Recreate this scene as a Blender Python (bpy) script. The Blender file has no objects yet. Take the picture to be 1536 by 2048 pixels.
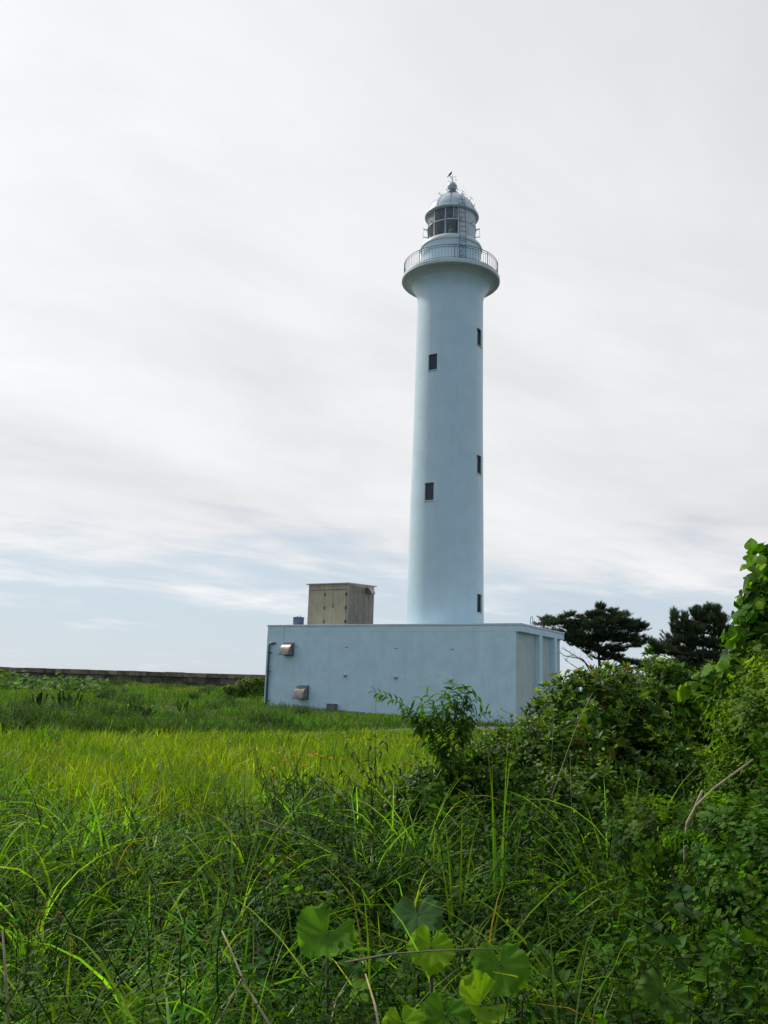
import bpy, math, random
import numpy as np
from mathutils import Vector, Matrix
R_ = math.radians
rng = np.random.default_rng(7)
random.seed(7)
S = bpy.context.scene
COL = S.collection

# ------------------------------------------------------------------ camera
FPX, W0, H0 = 1850.0, 1536.0, 2048.0
PITCH, ROLL = math.atan(356 / 1850.0), R_(1.75)
cf = np.array([0, math.cos(PITCH), math.sin(PITCH)])
_u = np.array([0, -math.sin(PITCH), math.cos(PITCH)]); _r = np.array([1.0, 0, 0])
cr = math.cos(ROLL) * _r + math.sin(ROLL) * _u
cu = -math.sin(ROLL) * _r + math.cos(ROLL) * _u
EYE = np.array([0, 0, 1.6])
cam_d = bpy.data.cameras.new('camera'); cam = bpy.data.objects.new('camera', cam_d); COL.objects.link(cam)
cam.matrix_world = Matrix(((cr[0], cu[0], -cf[0], EYE[0]), (cr[1], cu[1], -cf[1], EYE[1]), (cr[2], cu[2], -cf[2], EYE[2]), (0, 0, 0, 1)))
cam_d.sensor_fit = 'VERTICAL'; cam_d.sensor_height = 24; cam_d.lens = 24 * FPX / H0
cam_d.clip_start = 0.05; cam_d.clip_end = 20000
S.camera = cam

# ------------------------------------------------------------------ light
SUN_AZ, SUN_EL = R_(-52), R_(44)          # azimuth measured from +Y (into the picture) towards +X
sun_dir = Vector((math.sin(SUN_AZ) * math.cos(SUN_EL), math.cos(SUN_AZ) * math.cos(SUN_EL), math.sin(SUN_EL)))
sd = bpy.data.lights.new('sun', 'SUN'); so = bpy.data.objects.new('sun', sd); COL.objects.link(so)
sd.energy = 3.0; sd.angle = R_(9); sd.color = (1.0, 0.95, 0.86)
so.rotation_euler = sun_dir.to_track_quat('Z', 'Y').to_euler()
S.view_settings.view_transform = 'Standard'; S.view_settings.look = 'None'
S.view_settings.gamma = 1; S.view_settings.use_curve_mapping = False
S.view_settings.exposure = 0.0

w = bpy.data.worlds.new('World'); S.world = w; w.use_nodes = True
nt = w.node_tree; N = nt.nodes; L = nt.links; N.clear()
def node(t, nt_=None, **k):
    n = (nt_ or nt).nodes.new(t)
    for a, b in k.items(): setattr(n, a, b)
    return n
def mth(op, a, b=None, c=None, nt_=None, clamp=False):
    n = node('ShaderNodeMath', nt_, operation=op, use_clamp=clamp)
    for i, v in enumerate((a, b, c)):
        if v is None: continue
        if isinstance(v, (int, float)): n.inputs[i].default_value = v
        else: (nt_ or nt).links.new(v, n.inputs[i])
    return n.outputs[0]
def maprange(v, a, b, c, d, nt_=None, smooth=True):
    n = node('ShaderNodeMapRange', nt_, interpolation_type='SMOOTHSTEP' if smooth else 'LINEAR')
    (nt_ or nt).links.new(v, n.inputs[0])
    for i, x in enumerate((a, b, c, d)): n.inputs[i + 1].default_value = x
    return n.outputs[0]
out = node('ShaderNodeOutputWorld'); bg = node('ShaderNodeBackground'); bg.inputs[1].default_value = 0.1
L.new(bg.outputs[0], out.inputs[0])
sky = node('ShaderNodeTexSky', sky_type='NISHITA', sun_disc=False, sun_elevation=SUN_EL, sun_rotation=SUN_AZ)
sky.air_density = 1.0; sky.dust_density = 0.6; sky.ozone_density = 1.5; sky.altitude = 0
tc = node('ShaderNodeTexCoord'); sep = node('ShaderNodeSeparateXYZ'); L.new(tc.outputs['Generated'], sep.inputs[0])
X, Y, Z = sep.outputs
zz = mth('ADD', mth('MAXIMUM', Z, 0.0), 0.14)
comb = node('ShaderNodeCombineXYZ'); L.new(mth('DIVIDE', X, zz), comb.inputs[0]); L.new(mth('DIVIDE', Y, zz), comb.inputs[1])
def aniso(ang, sc, loc, scale, det, rough, dist):
    r = node('ShaderNodeMapping'); L.new(comb.outputs[0], r.inputs[0]); r.inputs['Rotation'].default_value = (0, 0, R_(ang))
    m = node('ShaderNodeMapping'); L.new(r.outputs[0], m.inputs[0]); m.inputs['Scale'].default_value = sc; m.inputs['Location'].default_value = loc
    n = node('ShaderNodeTexNoise'); n.inputs['Scale'].default_value = scale; n.inputs['Detail'].default_value = det; n.inputs['Roughness'].default_value = rough; n.inputs['Distortion'].default_value = dist
    L.new(m.outputs[0], n.inputs['Vector']); return n
n1 = aniso(-52, (0.62, 1.35, 1), (1.3, 0.4, 0), 1.0, 7, 0.5, 0.6)
n2 = aniso(-25, (0.75, 1.35, 1), (4.2, 7.1, 0), 2.0, 8, 0.6, 0.3)
FW = mth('SUBTRACT', mth('MULTIPLY', Y, 0.95), mth('MULTIPLY', X, 0.30))   # towards the sun side
# cover: a solid veil high up ahead, breaking up towards the horizon and behind the viewer
nz = mth('ADD', mth('MULTIPLY', n1.outputs[0], 0.45), mth('MULTIPLY', n2.outputs[0], 0.55))
cov = mth('ADD', nz, maprange(Z, 0.03, 0.30, -0.13, 0.46))
cov = mth('ADD', cov, maprange(FW, -0.35, 0.25, -0.85, 0.0))
mask = maprange(cov, 0.40, 0.66, 0.0, 1.0)
lit = mth('ADD', maprange(FW, -1.0, 1.0, 4.2, 8.9, smooth=False), mth('MULTIPLY', mth('SUBTRACT', n2.outputs[0], 0.5), 2.4))
lit = mth('ADD', lit, mth('MULTIPLY', mth('SUBTRACT', n1.outputs[0], 0.5), 3.6))
dt = node('ShaderNodeVectorMath', operation='DOT_PRODUCT'); L.new(tc.outputs['Generated'], dt.inputs[0]); dt.inputs[1].default_value = tuple(sun_dir)
lit = mth('ADD', lit, mth('MULTIPLY', mth('POWER', mth('MAXIMUM', dt.outputs['Value'], 0.0), 10), 3.0))     # thin cloud glows round the hidden sun
cc = node('ShaderNodeVectorMath', operation='SCALE'); cc.inputs[0].default_value = (0.97, 0.98, 1.0); L.new(lit, cc.inputs[3])
# thin pale haze low in the sky
hz = maprange(Z, 0.0, 0.34, 0.85, 0.5)
mh = node('ShaderNodeMix', data_type='RGBA'); L.new(hz, mh.inputs[0]); L.new(sky.outputs[0], mh.inputs[6]); mh.inputs[7].default_value = (6.2, 7.1, 8.0, 1)
mc = node('ShaderNodeMix', data_type='RGBA'); L.new(mask, mc.inputs[0]); L.new(mh.outputs[2], mc.inputs[6]); L.new(cc.outputs[0], mc.inputs[7])
L.new(mc.outputs[2], bg.inputs[0])

# ------------------------------------------------------------------ pixel geometry
def ray(x, y): return cf + cr * (x - 768) / FPX + cu * (1024 - y) / FPX
def at(x, y, Yd): d = ray(x, y); return EYE + d * Yd / d[1]
def onplane(x, y, P0, n): d = ray(x, y); return EYE + d * ((np.array(P0) - EYE) @ n) / (d @ n)
def proj(P):
    q = np.asarray(P, float) - EYE; zc = q @ cf
    return 768 + FPX * (q @ cr) / zc, 1024 - FPX * (q @ cu) / zc, zc

def ss(a, b, x): t = np.clip((x - a) / (b - a), 0, 1); return t * t * (3 - 2 * t)
def gz(x, y):
    x = np.asarray(x, float); y = np.asarray(y, float)
    z = 0.90 * ss(22, 60, y) - 0.02 * np.clip(x, -40, 40) * ss(12, 40, y)
    z = z + 0.05 * np.sin(x * 0.9 + 1.3) * np.sin(y * 0.7) * ss(3, 8, y) * (1 - ss(28, 36, y))
    z = z + 0.22 * np.exp(-((y - 27.5) / 3.0) ** 2) * np.clip(-(x + 3.5) / 5, 0, 1)
    z = z + 0.10 * np.sin(x * .55 + 1) * np.sin(y * .33 + x * .2) * np.clip((-x - 3) / 4, 0, 1) * ss(24, 30, y) * (1 - ss(66, 73, y))
    z = z - 0.38 * (1 - ss(4.2, 7.2, y))
    z = z - 14 * ss(84, 130, y)
    return z

# ------------------------------------------------------------------ scene helpers
def tag(o, label=None, cat=None, group=None, kind=None):
    if label: o['label'] = label
    if cat: o['category'] = cat
    if group: o['group'] = group
    if kind: o['kind'] = kind
    return o
def thing(name, label, cat, loc=(0, 0, 0), group=None, rotz=0):
    o = bpy.data.objects.new(name, None); COL.objects.link(o); o.location = loc; o.rotation_euler = (0, 0, rotz)
    o.empty_display_size = 0.2
    return tag(o, label, cat, group)
def link(name, me, parent=None):
    o = bpy.data.objects.new(name, me); COL.objects.link(o)
    if parent: o.parent = parent
    return o

class Bag:
    def __init__(s): s.v = []; s.q = []; s.t = []; s.c = []; s.n = 0
    def add(s, v, q=None, t=None, c=(0.5, 0.5, 0.5)):
        v = np.asarray(v, float).reshape(-1, 3)
        if q is not None and len(q): s.q.append(np.asarray(q, np.int64).reshape(-1, 4) + s.n)
        if t is not None and len(t): s.t.append(np.asarray(t, np.int64).reshape(-1, 3) + s.n)
        s.v.append(v)
        c = np.asarray(c, float)
        if c.ndim == 1: c = np.tile(c, (len(v), 1))
        s.c.append(c); s.n += len(v)
    def box(s, x0, x1, y0, y1, z0, z1, fr=None, c=(0.5,) * 3):
        v = np.array([[x, y, z] for z in (z0, z1) for y in (y0, y1) for x in (x0, x1)], float)
        if fr is not None: v = fr(v)
        s.add(v, q=[(0, 2, 3, 1), (4, 5, 7, 6), (0, 1, 5, 4), (2, 6, 7, 3), (0, 4, 6, 2), (1, 3, 7, 5)], c=c)
    def tube(s, pts, rad, n=6, c=(0.5,) * 3, cap=True):
        P = np.asarray(pts, float); m = len(P)
        rad = np.full(m, rad) if np.isscalar(rad) else np.asarray(rad, float)
        T = np.gradient(P, axis=0); T /= np.linalg.norm(T, axis=1)[:, None] + 1e-9
        ref = np.array([0, 0, 1.0]) if abs(T[0][2]) < 0.9 else np.array([1.0, 0, 0])
        A = np.zeros_like(P); a = np.cross(T[0], ref); a /= np.linalg.norm(a)
        for i in range(m):
            a = a - T[i] * (a @ T[i]); a /= np.linalg.norm(a) + 1e-9; A[i] = a
        B = np.cross(T, A); th = np.arange(n) * 2 * math.pi / n
        V = P[:, None] + rad[:, None, None] * (np.cos(th)[None, :, None] * A[:, None] + np.sin(th)[None, :, None] * B[:, None])
        i = np.arange(m - 1)[:, None] * n; j = np.arange(n)[None]; k = (j + 1) % n
        q = np.stack([i + j, i + k, i + n + k, i + n + j], -1).reshape(-1, 4)
        V = V.reshape(-1, 3); t = []
        if cap:
            V = np.vstack([V, P[0], P[-1]]); a0 = m * n
            t = [(a0, (j_ + 1) % n, j_) for j_ in range(n)] + [(a0 + 1, (m - 1) * n + j_, (m - 1) * n + (j_ + 1) % n) for j_ in range(n)]
        s.add(V, q, t, c)
    def lathe(s, prof, n=64, c=(0.5,) * 3, o=(0, 0, 0), a0=0, a1=2 * math.pi):
        prof = np.asarray(prof, float); full = abs(a1 - a0 - 2 * math.pi) < 1e-6
        th = a0 + (a1 - a0) * np.arange(n if full else n + 1) / n; k = len(th)
        V = np.stack([prof[:, 0, None] * np.sin(th), -prof[:, 0, None] * np.cos(th), np.repeat(prof[:, 1, None], k, 1)], -1) + np.array(o)
        i = np.arange(len(prof) - 1)[:, None] * k; j = np.arange(n)[None]; kk = (j + 1) % k if full else j + 1
        s.add(V.reshape(-1, 3), np.stack([i + j, i + kk, i + k + kk, i + k + j], -1).reshape(-1, 4), c=c)
    def build(s, name, m, parent=None, smooth=False, bevel=0):
        V = np.vstack(s.v); me = bpy.data.meshes.new(name)
        q = np.vstack(s.q) if s.q else np.zeros((0, 4), np.int64); t = np.vstack(s.t) if s.t else np.zeros((0, 3), np.int64)
        me.vertices.add(len(V)); me.vertices.foreach_set('co', V.astype(np.float32).ravel())
        lv = np.concatenate([q.ravel(), t.ravel()]).astype(np.int32)
        me.loops.add(len(lv)); me.loops.foreach_set('vertex_index', lv)
        me.polygons.add(len(q) + len(t))
        ls = np.concatenate([np.arange(len(q)) * 4, len(q) * 4 + np.arange(len(t)) * 3]).astype(np.int32)
        me.polygons.foreach_set('loop_start', ls)
        me.polygons.foreach_set('use_smooth', np.full(len(ls), bool(smooth)))
        C = np.vstack(s.c); ca = me.attributes.new('Col', 'FLOAT_COLOR', 'POINT')
        ca.data.foreach_set('color', np.hstack([C, np.ones((len(C), 1))]).astype(np.float32).ravel())
        me.update(calc_edges=True); me.validate(); me.materials.append(m)
        o = link(name, me, parent)
        if bevel:
            b = o.modifiers.new('bevel', 'BEVEL'); b.width = bevel; b.segments = 2; b.limit_method = 'ANGLE'
        return o

# ------------------------------------------------------------------ materials
def newmat(name):
    m = bpy.data.materials.new(name); m.use_nodes = True; t = m.node_tree; t.nodes.clear()
    o = node('ShaderNodeOutputMaterial', t); p = node('ShaderNodeBsdfPrincipled', t); t.links.new(p.outputs[0], o.inputs[0])
    return m, t, p, o
def noise(t, scale, detail=4, rough=0.5, vec=None, sc=None):
    n = node('ShaderNodeTexNoise', t); n.inputs['Scale'].default_value = scale; n.inputs['Detail'].default_value = detail; n.inputs['Roughness'].default_value = rough
    c = node('ShaderNodeTexCoord', t); src = c.outputs['Object']
    if sc:
        mp = node('ShaderNodeMapping', t); t.links.new(src, mp.inputs[0]); mp.inputs['Scale'].default_value = sc; src = mp.outputs[0]
    t.links.new(src, n.inputs['Vector']); return n
def mixc(t, fac, a, b):
    m = node('ShaderNodeMix', t, data_type='RGBA')
    for i, v in ((0, fac), (6, a), (7, b)):
        if isinstance(v, (int, float)): m.inputs[i].default_value = v
        elif isinstance(v, tuple): m.inputs[i].default_value = v + (1,)
        else: t.links.new(v, m.inputs[i])
    return m.outputs[2]
def mat(name, col, rough=0.6, metal=0, var=0.12, scale=3, bump=0.0, bscale=40, dirt=None, streak=None, sc=None):
    m, t, p, o = newmat(name)
    n = noise(t, scale, 6, 0.6, sc=sc); f = maprange(n.outputs[0], 0.3, 0.7, 0, 1, nt_=t)
    c = mixc(t, f, tuple(x * (1 - var) for x in col), tuple(min(1, x * (1 + var)) for x in col))
    if streak:
        n3 = noise(t, 1.0, 5, 0.6, sc=(7, 7, 0.35)); f3 = maprange(n3.outputs[0], 0.52, 0.72, 0, streak[1], nt_=t); c = mixc(t, f3, c, streak[0])
    if dirt:
        n4 = noise(t, dirt[2], 8, 0.65); f4 = maprange(n4.outputs[0], 0.58, 0.72, 0, dirt[1], nt_=t); c = mixc(t, f4, c, dirt[0])
    t.links.new(c, p.inputs['Base Color']); p.inputs['Roughness'].default_value = rough; p.inputs['Metallic'].default_value = metal
    if bump:
        n2 = noise(t, bscale, 5, 0.6); b = node('ShaderNodeBump', t); b.inputs['Strength'].default_value = bump; b.inputs['Distance'].default_value = 0.02
        t.links.new(n2.outputs[0], b.inputs['Height']); t.links.new(b.outputs[0], p.inputs['Normal'])
    return m
def leafmat(name, trans=0.4, rough=0.5, tint=(1.2, 1.2, 0.35), spec=0.22, spots=False):
    m, t, p, o = newmat(name)
    a = node('ShaderNodeAttribute', t, attribute_name='Col')
    n = noise(t, 9, 3); f = maprange(n.outputs[0], 0.3, 0.7, 0.8, 1.2, nt_=t)
    g = node('ShaderNodeVectorMath', t, operation='SCALE'); t.links.new(a.outputs['Color'], g.inputs[0]); t.links.new(f, g.inputs[3])
    if spots:
        n5 = noise(t, 38, 6, 0.7); f5 = maprange(n5.outputs[0], 0.60, 0.68, 0, 0.85, nt_=t); c5 = mixc(t, f5, g.outputs[0], (0.12, 0.075, 0.02)); g = node('ShaderNodeVectorMath', t, operation='SCALE'); t.links.new(c5, g.inputs[0]); g.inputs[3].default_value = 1
        n6 = noise(t, 60, 4, 0.6); bu = node('ShaderNodeBump', t); bu.inputs['Strength'].default_value = 0.5; bu.inputs['Distance'].default_value = 0.004; t.links.new(n6.outputs[0], bu.inputs['Height']); t.links.new(bu.outputs[0], p.inputs['Normal'])
    t.links.new(g.outputs[0], p.inputs['Base Color']); p.inputs['Roughness'].default_value = rough
    p.inputs['Specular IOR Level'].default_value = spec
    tr = node('ShaderNodeBsdfTranslucent', t); tm = node('ShaderNodeVectorMath', t, operation='MULTIPLY'); t.links.new(g.outputs[0], tm.inputs[0]); tm.inputs[1].default_value = tuple(x * 1.5 for x in tint)
    t.links.new(tm.outputs[0], tr.inputs[0])
    mx = node('ShaderNodeMixShader', t); mx.inputs[0].default_value = trans
    t.links.new(p.outputs[0], mx.inputs[1]); t.links.new(tr.outputs[0], mx.inputs[2]); t.links.new(mx.outputs[0], o.inputs[0])
    return m
M = dict(
    white=mat('tower_paint', (0.58, 0.755, 0.835), 0.42, var=0.04, scale=1.2, bump=0.25, bscale=2.5, streak=((0.50, 0.62, 0.66), 0.3), dirt=((0.46, 0.56, 0.58), 0.28, 0.9)),
    wall=mat('building_paint', (0.60, 0.79, 0.875), 0.5, var=0.06, scale=1.5, bump=0.3, bscale=3.5, streak=((0.46, 0.58, 0.62), 0.25), dirt=((0.40, 0.50, 0.50), 0.3, 1.6)),
    white2=mat('white_trim_paint', (0.60, 0.66, 0.68), 0.5, var=0.06, bump=0.1, dirt=((0.40, 0.42, 0.38), 0.4, 4)),
    under=mat('soffit_bounce_tint', (0.58, 0.67, 0.65), 0.55, var=0.07, scale=1.5, bump=0.2, bscale=3, dirt=((0.42, 0.42, 0.34), 0.4, 2)),  # warmer tone paints in light bounced up from the grass
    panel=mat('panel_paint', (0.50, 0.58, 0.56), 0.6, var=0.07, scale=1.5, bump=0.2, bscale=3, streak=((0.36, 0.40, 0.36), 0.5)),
    bigleaf=leafmat('big_round_leaf', 0.42, 0.6, spec=0.06, spots=True),
    cream=mat('reveal_paint', (0.50, 0.52, 0.44), 0.6),
    dome=mat('dome_paint', (0.56, 0.66, 0.71), 0.35, metal=0.0, var=0.08, scale=4, streak=((0.36, 0.38, 0.36), 0.3)),
    dark=mat('dark_metal', (0.05, 0.06, 0.075), 0.5, metal=0.3),
    rail=mat('rail_paint', (0.14, 0.16, 0.19), 0.5, metal=0.4),
    pane=mat('window_pane', (0.012, 0.018, 0.03), 0.12, var=0.3),
    frame=mat('window_frame', (0.16, 0.18, 0.20), 0.5, metal=0.3),
    steel=mat('brushed_steel', (0.30, 0.27, 0.24), 0.36, metal=0.85, var=0.25, scale=6, streak=((0.12, 0.10, 0.09), 0.6)),
    shed=mat('shed_sheet', (0.45, 0.385, 0.275), 0.5, metal=0.15, var=0.12, scale=2, streak=((0.25, 0.21, 0.16), 0.5), dirt=((0.22, 0.16, 0.10), 0.5, 3)),
    sideshade=mat('weathered_shade_sheet', (0.17, 0.15, 0.125), 0.6, metal=0.2, var=0.2, scale=3, streak=((0.30, 0.27, 0.23), 0.6)),  # dark brown paints in the right side's shade; streaks are weathering
    tank=mat('tank_paint', (0.11, 0.16, 0.25), 0.45, var=0.15),
    pipe=mat('pipe_paint', (0.10, 0.14, 0.18), 0.45, var=0.15, streak=((0.2, 0.22, 0.24), 0.4)),
    rust=mat('rust', (0.18, 0.09, 0.05), 0.8),
    box=mat('box_paint', (0.16, 0.16, 0.15), 0.6),
    concrete=mat('concrete', (0.14, 0.14, 0.13), 0.9, var=0.25, scale=5, bump=0.4, dirt=((0.1, 0.1, 0.08), 0.6, 2)),
    soil=mat('soil', (0.016, 0.020, 0.008), 1.0, var=0.4, scale=2, bump=0.8, bscale=8, dirt=((0.03, 0.05, 0.012), 0.9, 0.6)),
    lens=mat('lens_glass', (0.25, 0.42, 0.30), 0.08, metal=0.6, var=0.4, scale=9),
    brass=mat('brass', (0.55, 0.45, 0.18), 0.3, metal=0.9),
    blind=mat('white_blind', (0.60, 0.66, 0.68), 0.6, var=0.06),
    feather=mat('feather', (0.006, 0.006, 0.008), 0.5),
    bark=mat('bark', (0.055, 0.045, 0.035), 0.95, var=0.4, scale=12, bump=0.8, bscale=30),
    stem=mat('stem', (0.07, 0.055, 0.03), 0.8, var=0.3, scale=14),
    leaf=leafmat('leaf', 0.45, 0.55, spec=0.13), leaf_gloss=leafmat('glossy_leaf', 0.32, 0.42, spec=0.24),
    grass=leafmat('grass_blade', 0.5, 0.42, tint=(1.15, 1.15, 0.3), spec=0.22), needle=leafmat('pine_needle', 0.12, 0.6, spec=0.2),
    dry=mat('dry_stalk', (0.36, 0.29, 0.17), 0.8, var=0.25, scale=20), twig=mat('dead_twig', (0.17, 0.15, 0.11), 0.85, var=0.3, scale=20),
    petal=leafmat('petal', 0.3, 0.6, tint=(1.2, 1, 0.6)),
)
def stonemat():
    m, t, p, o = newmat('wall_stone')
    a = node('ShaderNodeAttribute', t, attribute_name='Col'); n = noise(t, 1.6, 8, 0.65); f = maprange(n.outputs[0], 0.35, 0.65, 0.6, 1.35, nt_=t)
    g = node('ShaderNodeVectorMath', t, operation='SCALE'); t.links.new(a.outputs['Color'], g.inputs[0]); t.links.new(f, g.inputs[3])
    t.links.new(g.outputs[0], p.inputs['Base Color']); p.inputs['Roughness'].default_value = 0.95
    n2 = noise(t, 9, 6, 0.6); b = node('ShaderNodeBump', t); b.inputs['Strength'].default_value = 0.6; b.inputs['Distance'].default_value = 0.04
    t.links.new(n2.outputs[0], b.inputs['Height']); t.links.new(b.outputs[0], p.inputs['Normal']); return m
M['stone'] = stonemat()
def glassmat():
    m, t, p, o = newmat('clear_glass'); t.nodes.remove(p)
    tr = node('ShaderNodeBsdfTransparent', t); tr.inputs[0].default_value = (0.78, 0.84, 0.86, 1); gl = node('ShaderNodeBsdfGlossy', t); gl.inputs['Roughness'].default_value = 0.03
    mx = node('ShaderNodeMixShader', t); mx.inputs[0].default_value = 0.07
    t.links.new(tr.outputs[0], mx.inputs[1]); t.links.new(gl.outputs[0], mx.inputs[2]); t.links.new(mx.outputs[0], o.inputs[0]); return m
M['glass'] = glassmat()
def frostmat():
    m, t, p, o = newmat('pale_blind'); tr = node('ShaderNodeBsdfTranslucent', t); tr.inputs[0].default_value = (0.75, 0.76, 0.66, 1)
    p.inputs['Base Color'].default_value = (0.6, 0.62, 0.56, 1); mx = node('ShaderNodeMixShader', t); mx.inputs[0].default_value = 0.6
    t.links.new(p.outputs[0], mx.inputs[1]); t.links.new(tr.outputs[0], mx.inputs[2]); t.links.new(mx.outputs[0], o.inputs[0]); return m
M['frost'] = frostmat()

# ------------------------------------------------------------------ ground, path, sea
def axis_grid(a, b, n, far): return np.concatenate([[-far, -far / 3, -far / 10], np.linspace(a, b, n), [far / 10, far / 3, far]])
gx = axis_grid(-70, 70, 180, 2000); gy = np.concatenate([[-2000, -300, -60], np.linspace(-12, 130, 240)])
GX, GY = np.meshgrid(gx, gy); gb = Bag(); nx = len(gx)
i, j = np.meshgrid(np.arange(nx - 1), np.arange(len(gy) - 1)); k = j * nx + i
gb.add(np.stack([GX, GY, gz(GX, GY)], -1), q=np.stack([k, k + 1, k + nx + 1, k + nx], -1))
tag(gb.build('ground', M['soil'], smooth=True), kind='structure')
sea_m, st, sp, _ = newmat('sea_water'); sp.inputs['Base Color'].default_value = (0.05, 0.09, 0.11, 1); sp.inputs['Roughness'].default_value = 0.25
sb = Bag(); sb.add([(-15000, 100, -9), (15000, 100, -9), (15000, 18000, -9), (-15000, 18000, -9)], q=[(0, 1, 2, 3)])
tag(sb.build('sea', sea_m), kind='structure')
pb = Bag(); px_ = np.linspace(-26, 9, 71)
yc = 31.5 - 0.06 * px_ + 0.3 * np.sin(px_ * 0.3); hw = 0.9 + 0.12 * np.sin(px_ * 1.7)
pv = [];
for x, c, h in zip(px_, yc, hw):
    for yy in np.linspace(c - h, c + h, 5): pv.append((x, yy, gz(x, yy) + 0.02))
pq = [(a * 5 + b, (a + 1) * 5 + b, (a + 1) * 5 + b + 1, a * 5 + b + 1) for a in range(70) for b in range(4)]
pb.add(pv, q=pq); tag(pb.build('path', M['concrete']), kind='structure')

# ------------------------------------------------------------------ service building
ANG = R_(28.5)
vv = np.array([math.sin(ANG), math.cos(ANG), 0]); uu = np.array([math.cos(ANG), -math.sin(ANG), 0]); nn = -vv
C0 = at(1042, 1246, 39.6); ZT = C0[2]; O = np.array([C0[0], C0[1], 0.0])
BL, BD, INS = 13.12, 6.05, 0.22
def bf(v):            # local (u from right corner, v depth, z world) -> world
    v = np.atleast_2d(v); return O + v[:, :1] * uu + v[:, 1:2] * vv + v[:, 2:] * np.array([0, 0, 1.0])
def fuv(x, y, vo=0.0):  # picture point on the front plane pushed back by vo
    P = onplane(x, y, C0 + vo * vv, vv); return (P - C0) @ uu, P[2]
bl = thing('service_building', 'long low pale blue painted flat roofed block at the foot of the lighthouse', 'building', tuple(O + np.array([0, 0, 0.0])))
def ob(v): return bf(v) - O      # children coordinates relative to the empty
def part(name, m, parent=None, off=None, bevel=0, smooth=False, bag=None):
    return bag.build(name, m, parent, smooth, bevel)
b = Bag(); b.box(-BL, -INS, 0, BD, -0.3, ZT - 0.36, ob); b.build('wall', M['wall'], bl)
b = Bag(); b.box(-BL, 0, 0, BD, ZT - 0.36, ZT - 0.09, ob); b.build('fascia', M['wall'], bl, bevel=0.012)
b = Bag(); b.box(-BL - 0.025, 0.025, -0.025, BD + 0.025, ZT - 0.09, ZT, ob); rf = b.build('coping', M['white2'], bl, bevel=0.01)
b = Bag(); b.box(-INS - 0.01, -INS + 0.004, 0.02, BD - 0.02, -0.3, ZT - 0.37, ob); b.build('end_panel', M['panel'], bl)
for v0, v1 in ((2.45, 2.86), (4.62, 5.0)):
    b = Bag(); b.box(-INS, -0.004, v0, v1, -0.3, ZT - 0.36, ob); b.build('pier', M['wall'], bl, bevel=0.01)
# thin raised line where the fascia meets the wall, hairline crack, form-tie marks
u0, _ = fuv(567, 1300)
b = Bag(); zc = np.linspace(ZT - 0.1, ZT - 1.3, 9)
for a in range(8):
    x = u0 + 0.008 * math.sin(a * 2.1); b.box(x - 0.006, x + 0.006, -0.004, 0.01, zc[a + 1], zc[a], ob)
b.build('crack', M['concrete'], bl)
for (x, y) in ((594, 1294), (694, 1294.6), (793, 1297), (905, 1299)):
    u_, z_ = fuv(x, y); b = Bag(); b.box(u_ - 0.10, u_ + 0.02, -0.01, 0.01, z_ - 0.012, z_ + 0.012, ob); b.box(u_ + 0.02, u_ + 0.08, -0.006, 0.01, z_ - 0.006, z_ + 0.03, ob); b.build('wall_mark', M['concrete'], bl)
# drain pipe
u1, z1 = fuv(541, 1290); u2, z2 = fuv(549, 1283.5); zb = 0.62; b = Bag()
pts = [(u1, -0.10, zb), (u1, -0.10, z1 - 0.05)] + [(u1 + 0.13 * (1 - math.cos(a)), -0.10 + 0.02 * math.sin(a), z1 - 0.05 + 0.13 * math.sin(a)) for a in np.linspace(0.3, 1.57, 5)] + [(u2 + 0.02, -0.07, z1 + 0.08), (u2 + 0.08, 0.05, z1 + 0.08)]
b.tube(ob(np.array(pts)), 0.055, 12); pp = b.build('drain_pipe', M['pipe'], bl, True)
for zz_ in (z1 - 0.35, 2.35, 0.95):
    b = Bag(); b.box(u1 - 0.075, u1 + 0.12, -0.165, 0.0, zz_ - 0.015, zz_ + 0.015, ob); b.build('bracket', M['pipe'], pp)
# curved vent hoods
def hood(xr, yt, xl_b, yb, wid, dep):
    ur, zt = fuv(xr, yt); _, zb_ = fuv(xr, yb); ul = ur - wid; h = zt - zb_
    b = Bag(); n = 9; V = []
    for a in range(n + 1):
        t = a / n * math.pi / 2; V += [(ul, -0.05 - (dep) * math.sin(t), zb_ + h * math.cos(t) * 0.97), (ur, -0.05 - dep * math.sin(t), zb_ + h * math.cos(t) * 0.97)]
    q = [(2 * a, 2 * a + 1, 2 * a + 3, 2 * a + 2) for a in range(n)]
    b.add(ob(np.array(V)), q=q)
    for sgn, uu_ in ((0, ul), (1, ur)):
        W_ = [(uu_, -0.05, zb_)] + [V[2 * a + sgn] for a in range(n + 1)]; b.add(ob(np.array(W_)), t=[(0, a + 1, a + 2) for a in range(n)])
    h_ = b.build('vent_hood', M['steel'], bl, True)
    for p_ in h_.data.polygons: p_.use_smooth = len(p_.vertices) == 4
    b = Bag(); b.box(ul - 0.03, ur + 0.03, -0.05, 0.0, zb_ - 0.03, zt + 0.03, ob); b.build('back_plate', M['steel'], h_, bevel=0.004)
    b = Bag(); b.box(ul - 0.05, ur + 0.0, -0.05 - dep - 0.06, -0.05 - dep + 0.01, zb_ - 0.012, zb_ + 0.004, ob)
    for a in range(5): b.box(ul + 0.06 + a * (wid - 0.12) / 4 - 0.01, ul + 0.06 + a * (wid - 0.12) / 4 + 0.01, -0.05 - dep - 0.012, -0.05 - dep + 0.004, zb_ + 0.01, zb_ + 0.03, ob)
    b.build('flange', M['dark'], h_)
hood(588, 1286.5, 571, 1310.5, 0.52, 0.42); hood(617.5, 1372, 601, 1397.5, 0.55, 0.45)
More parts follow.
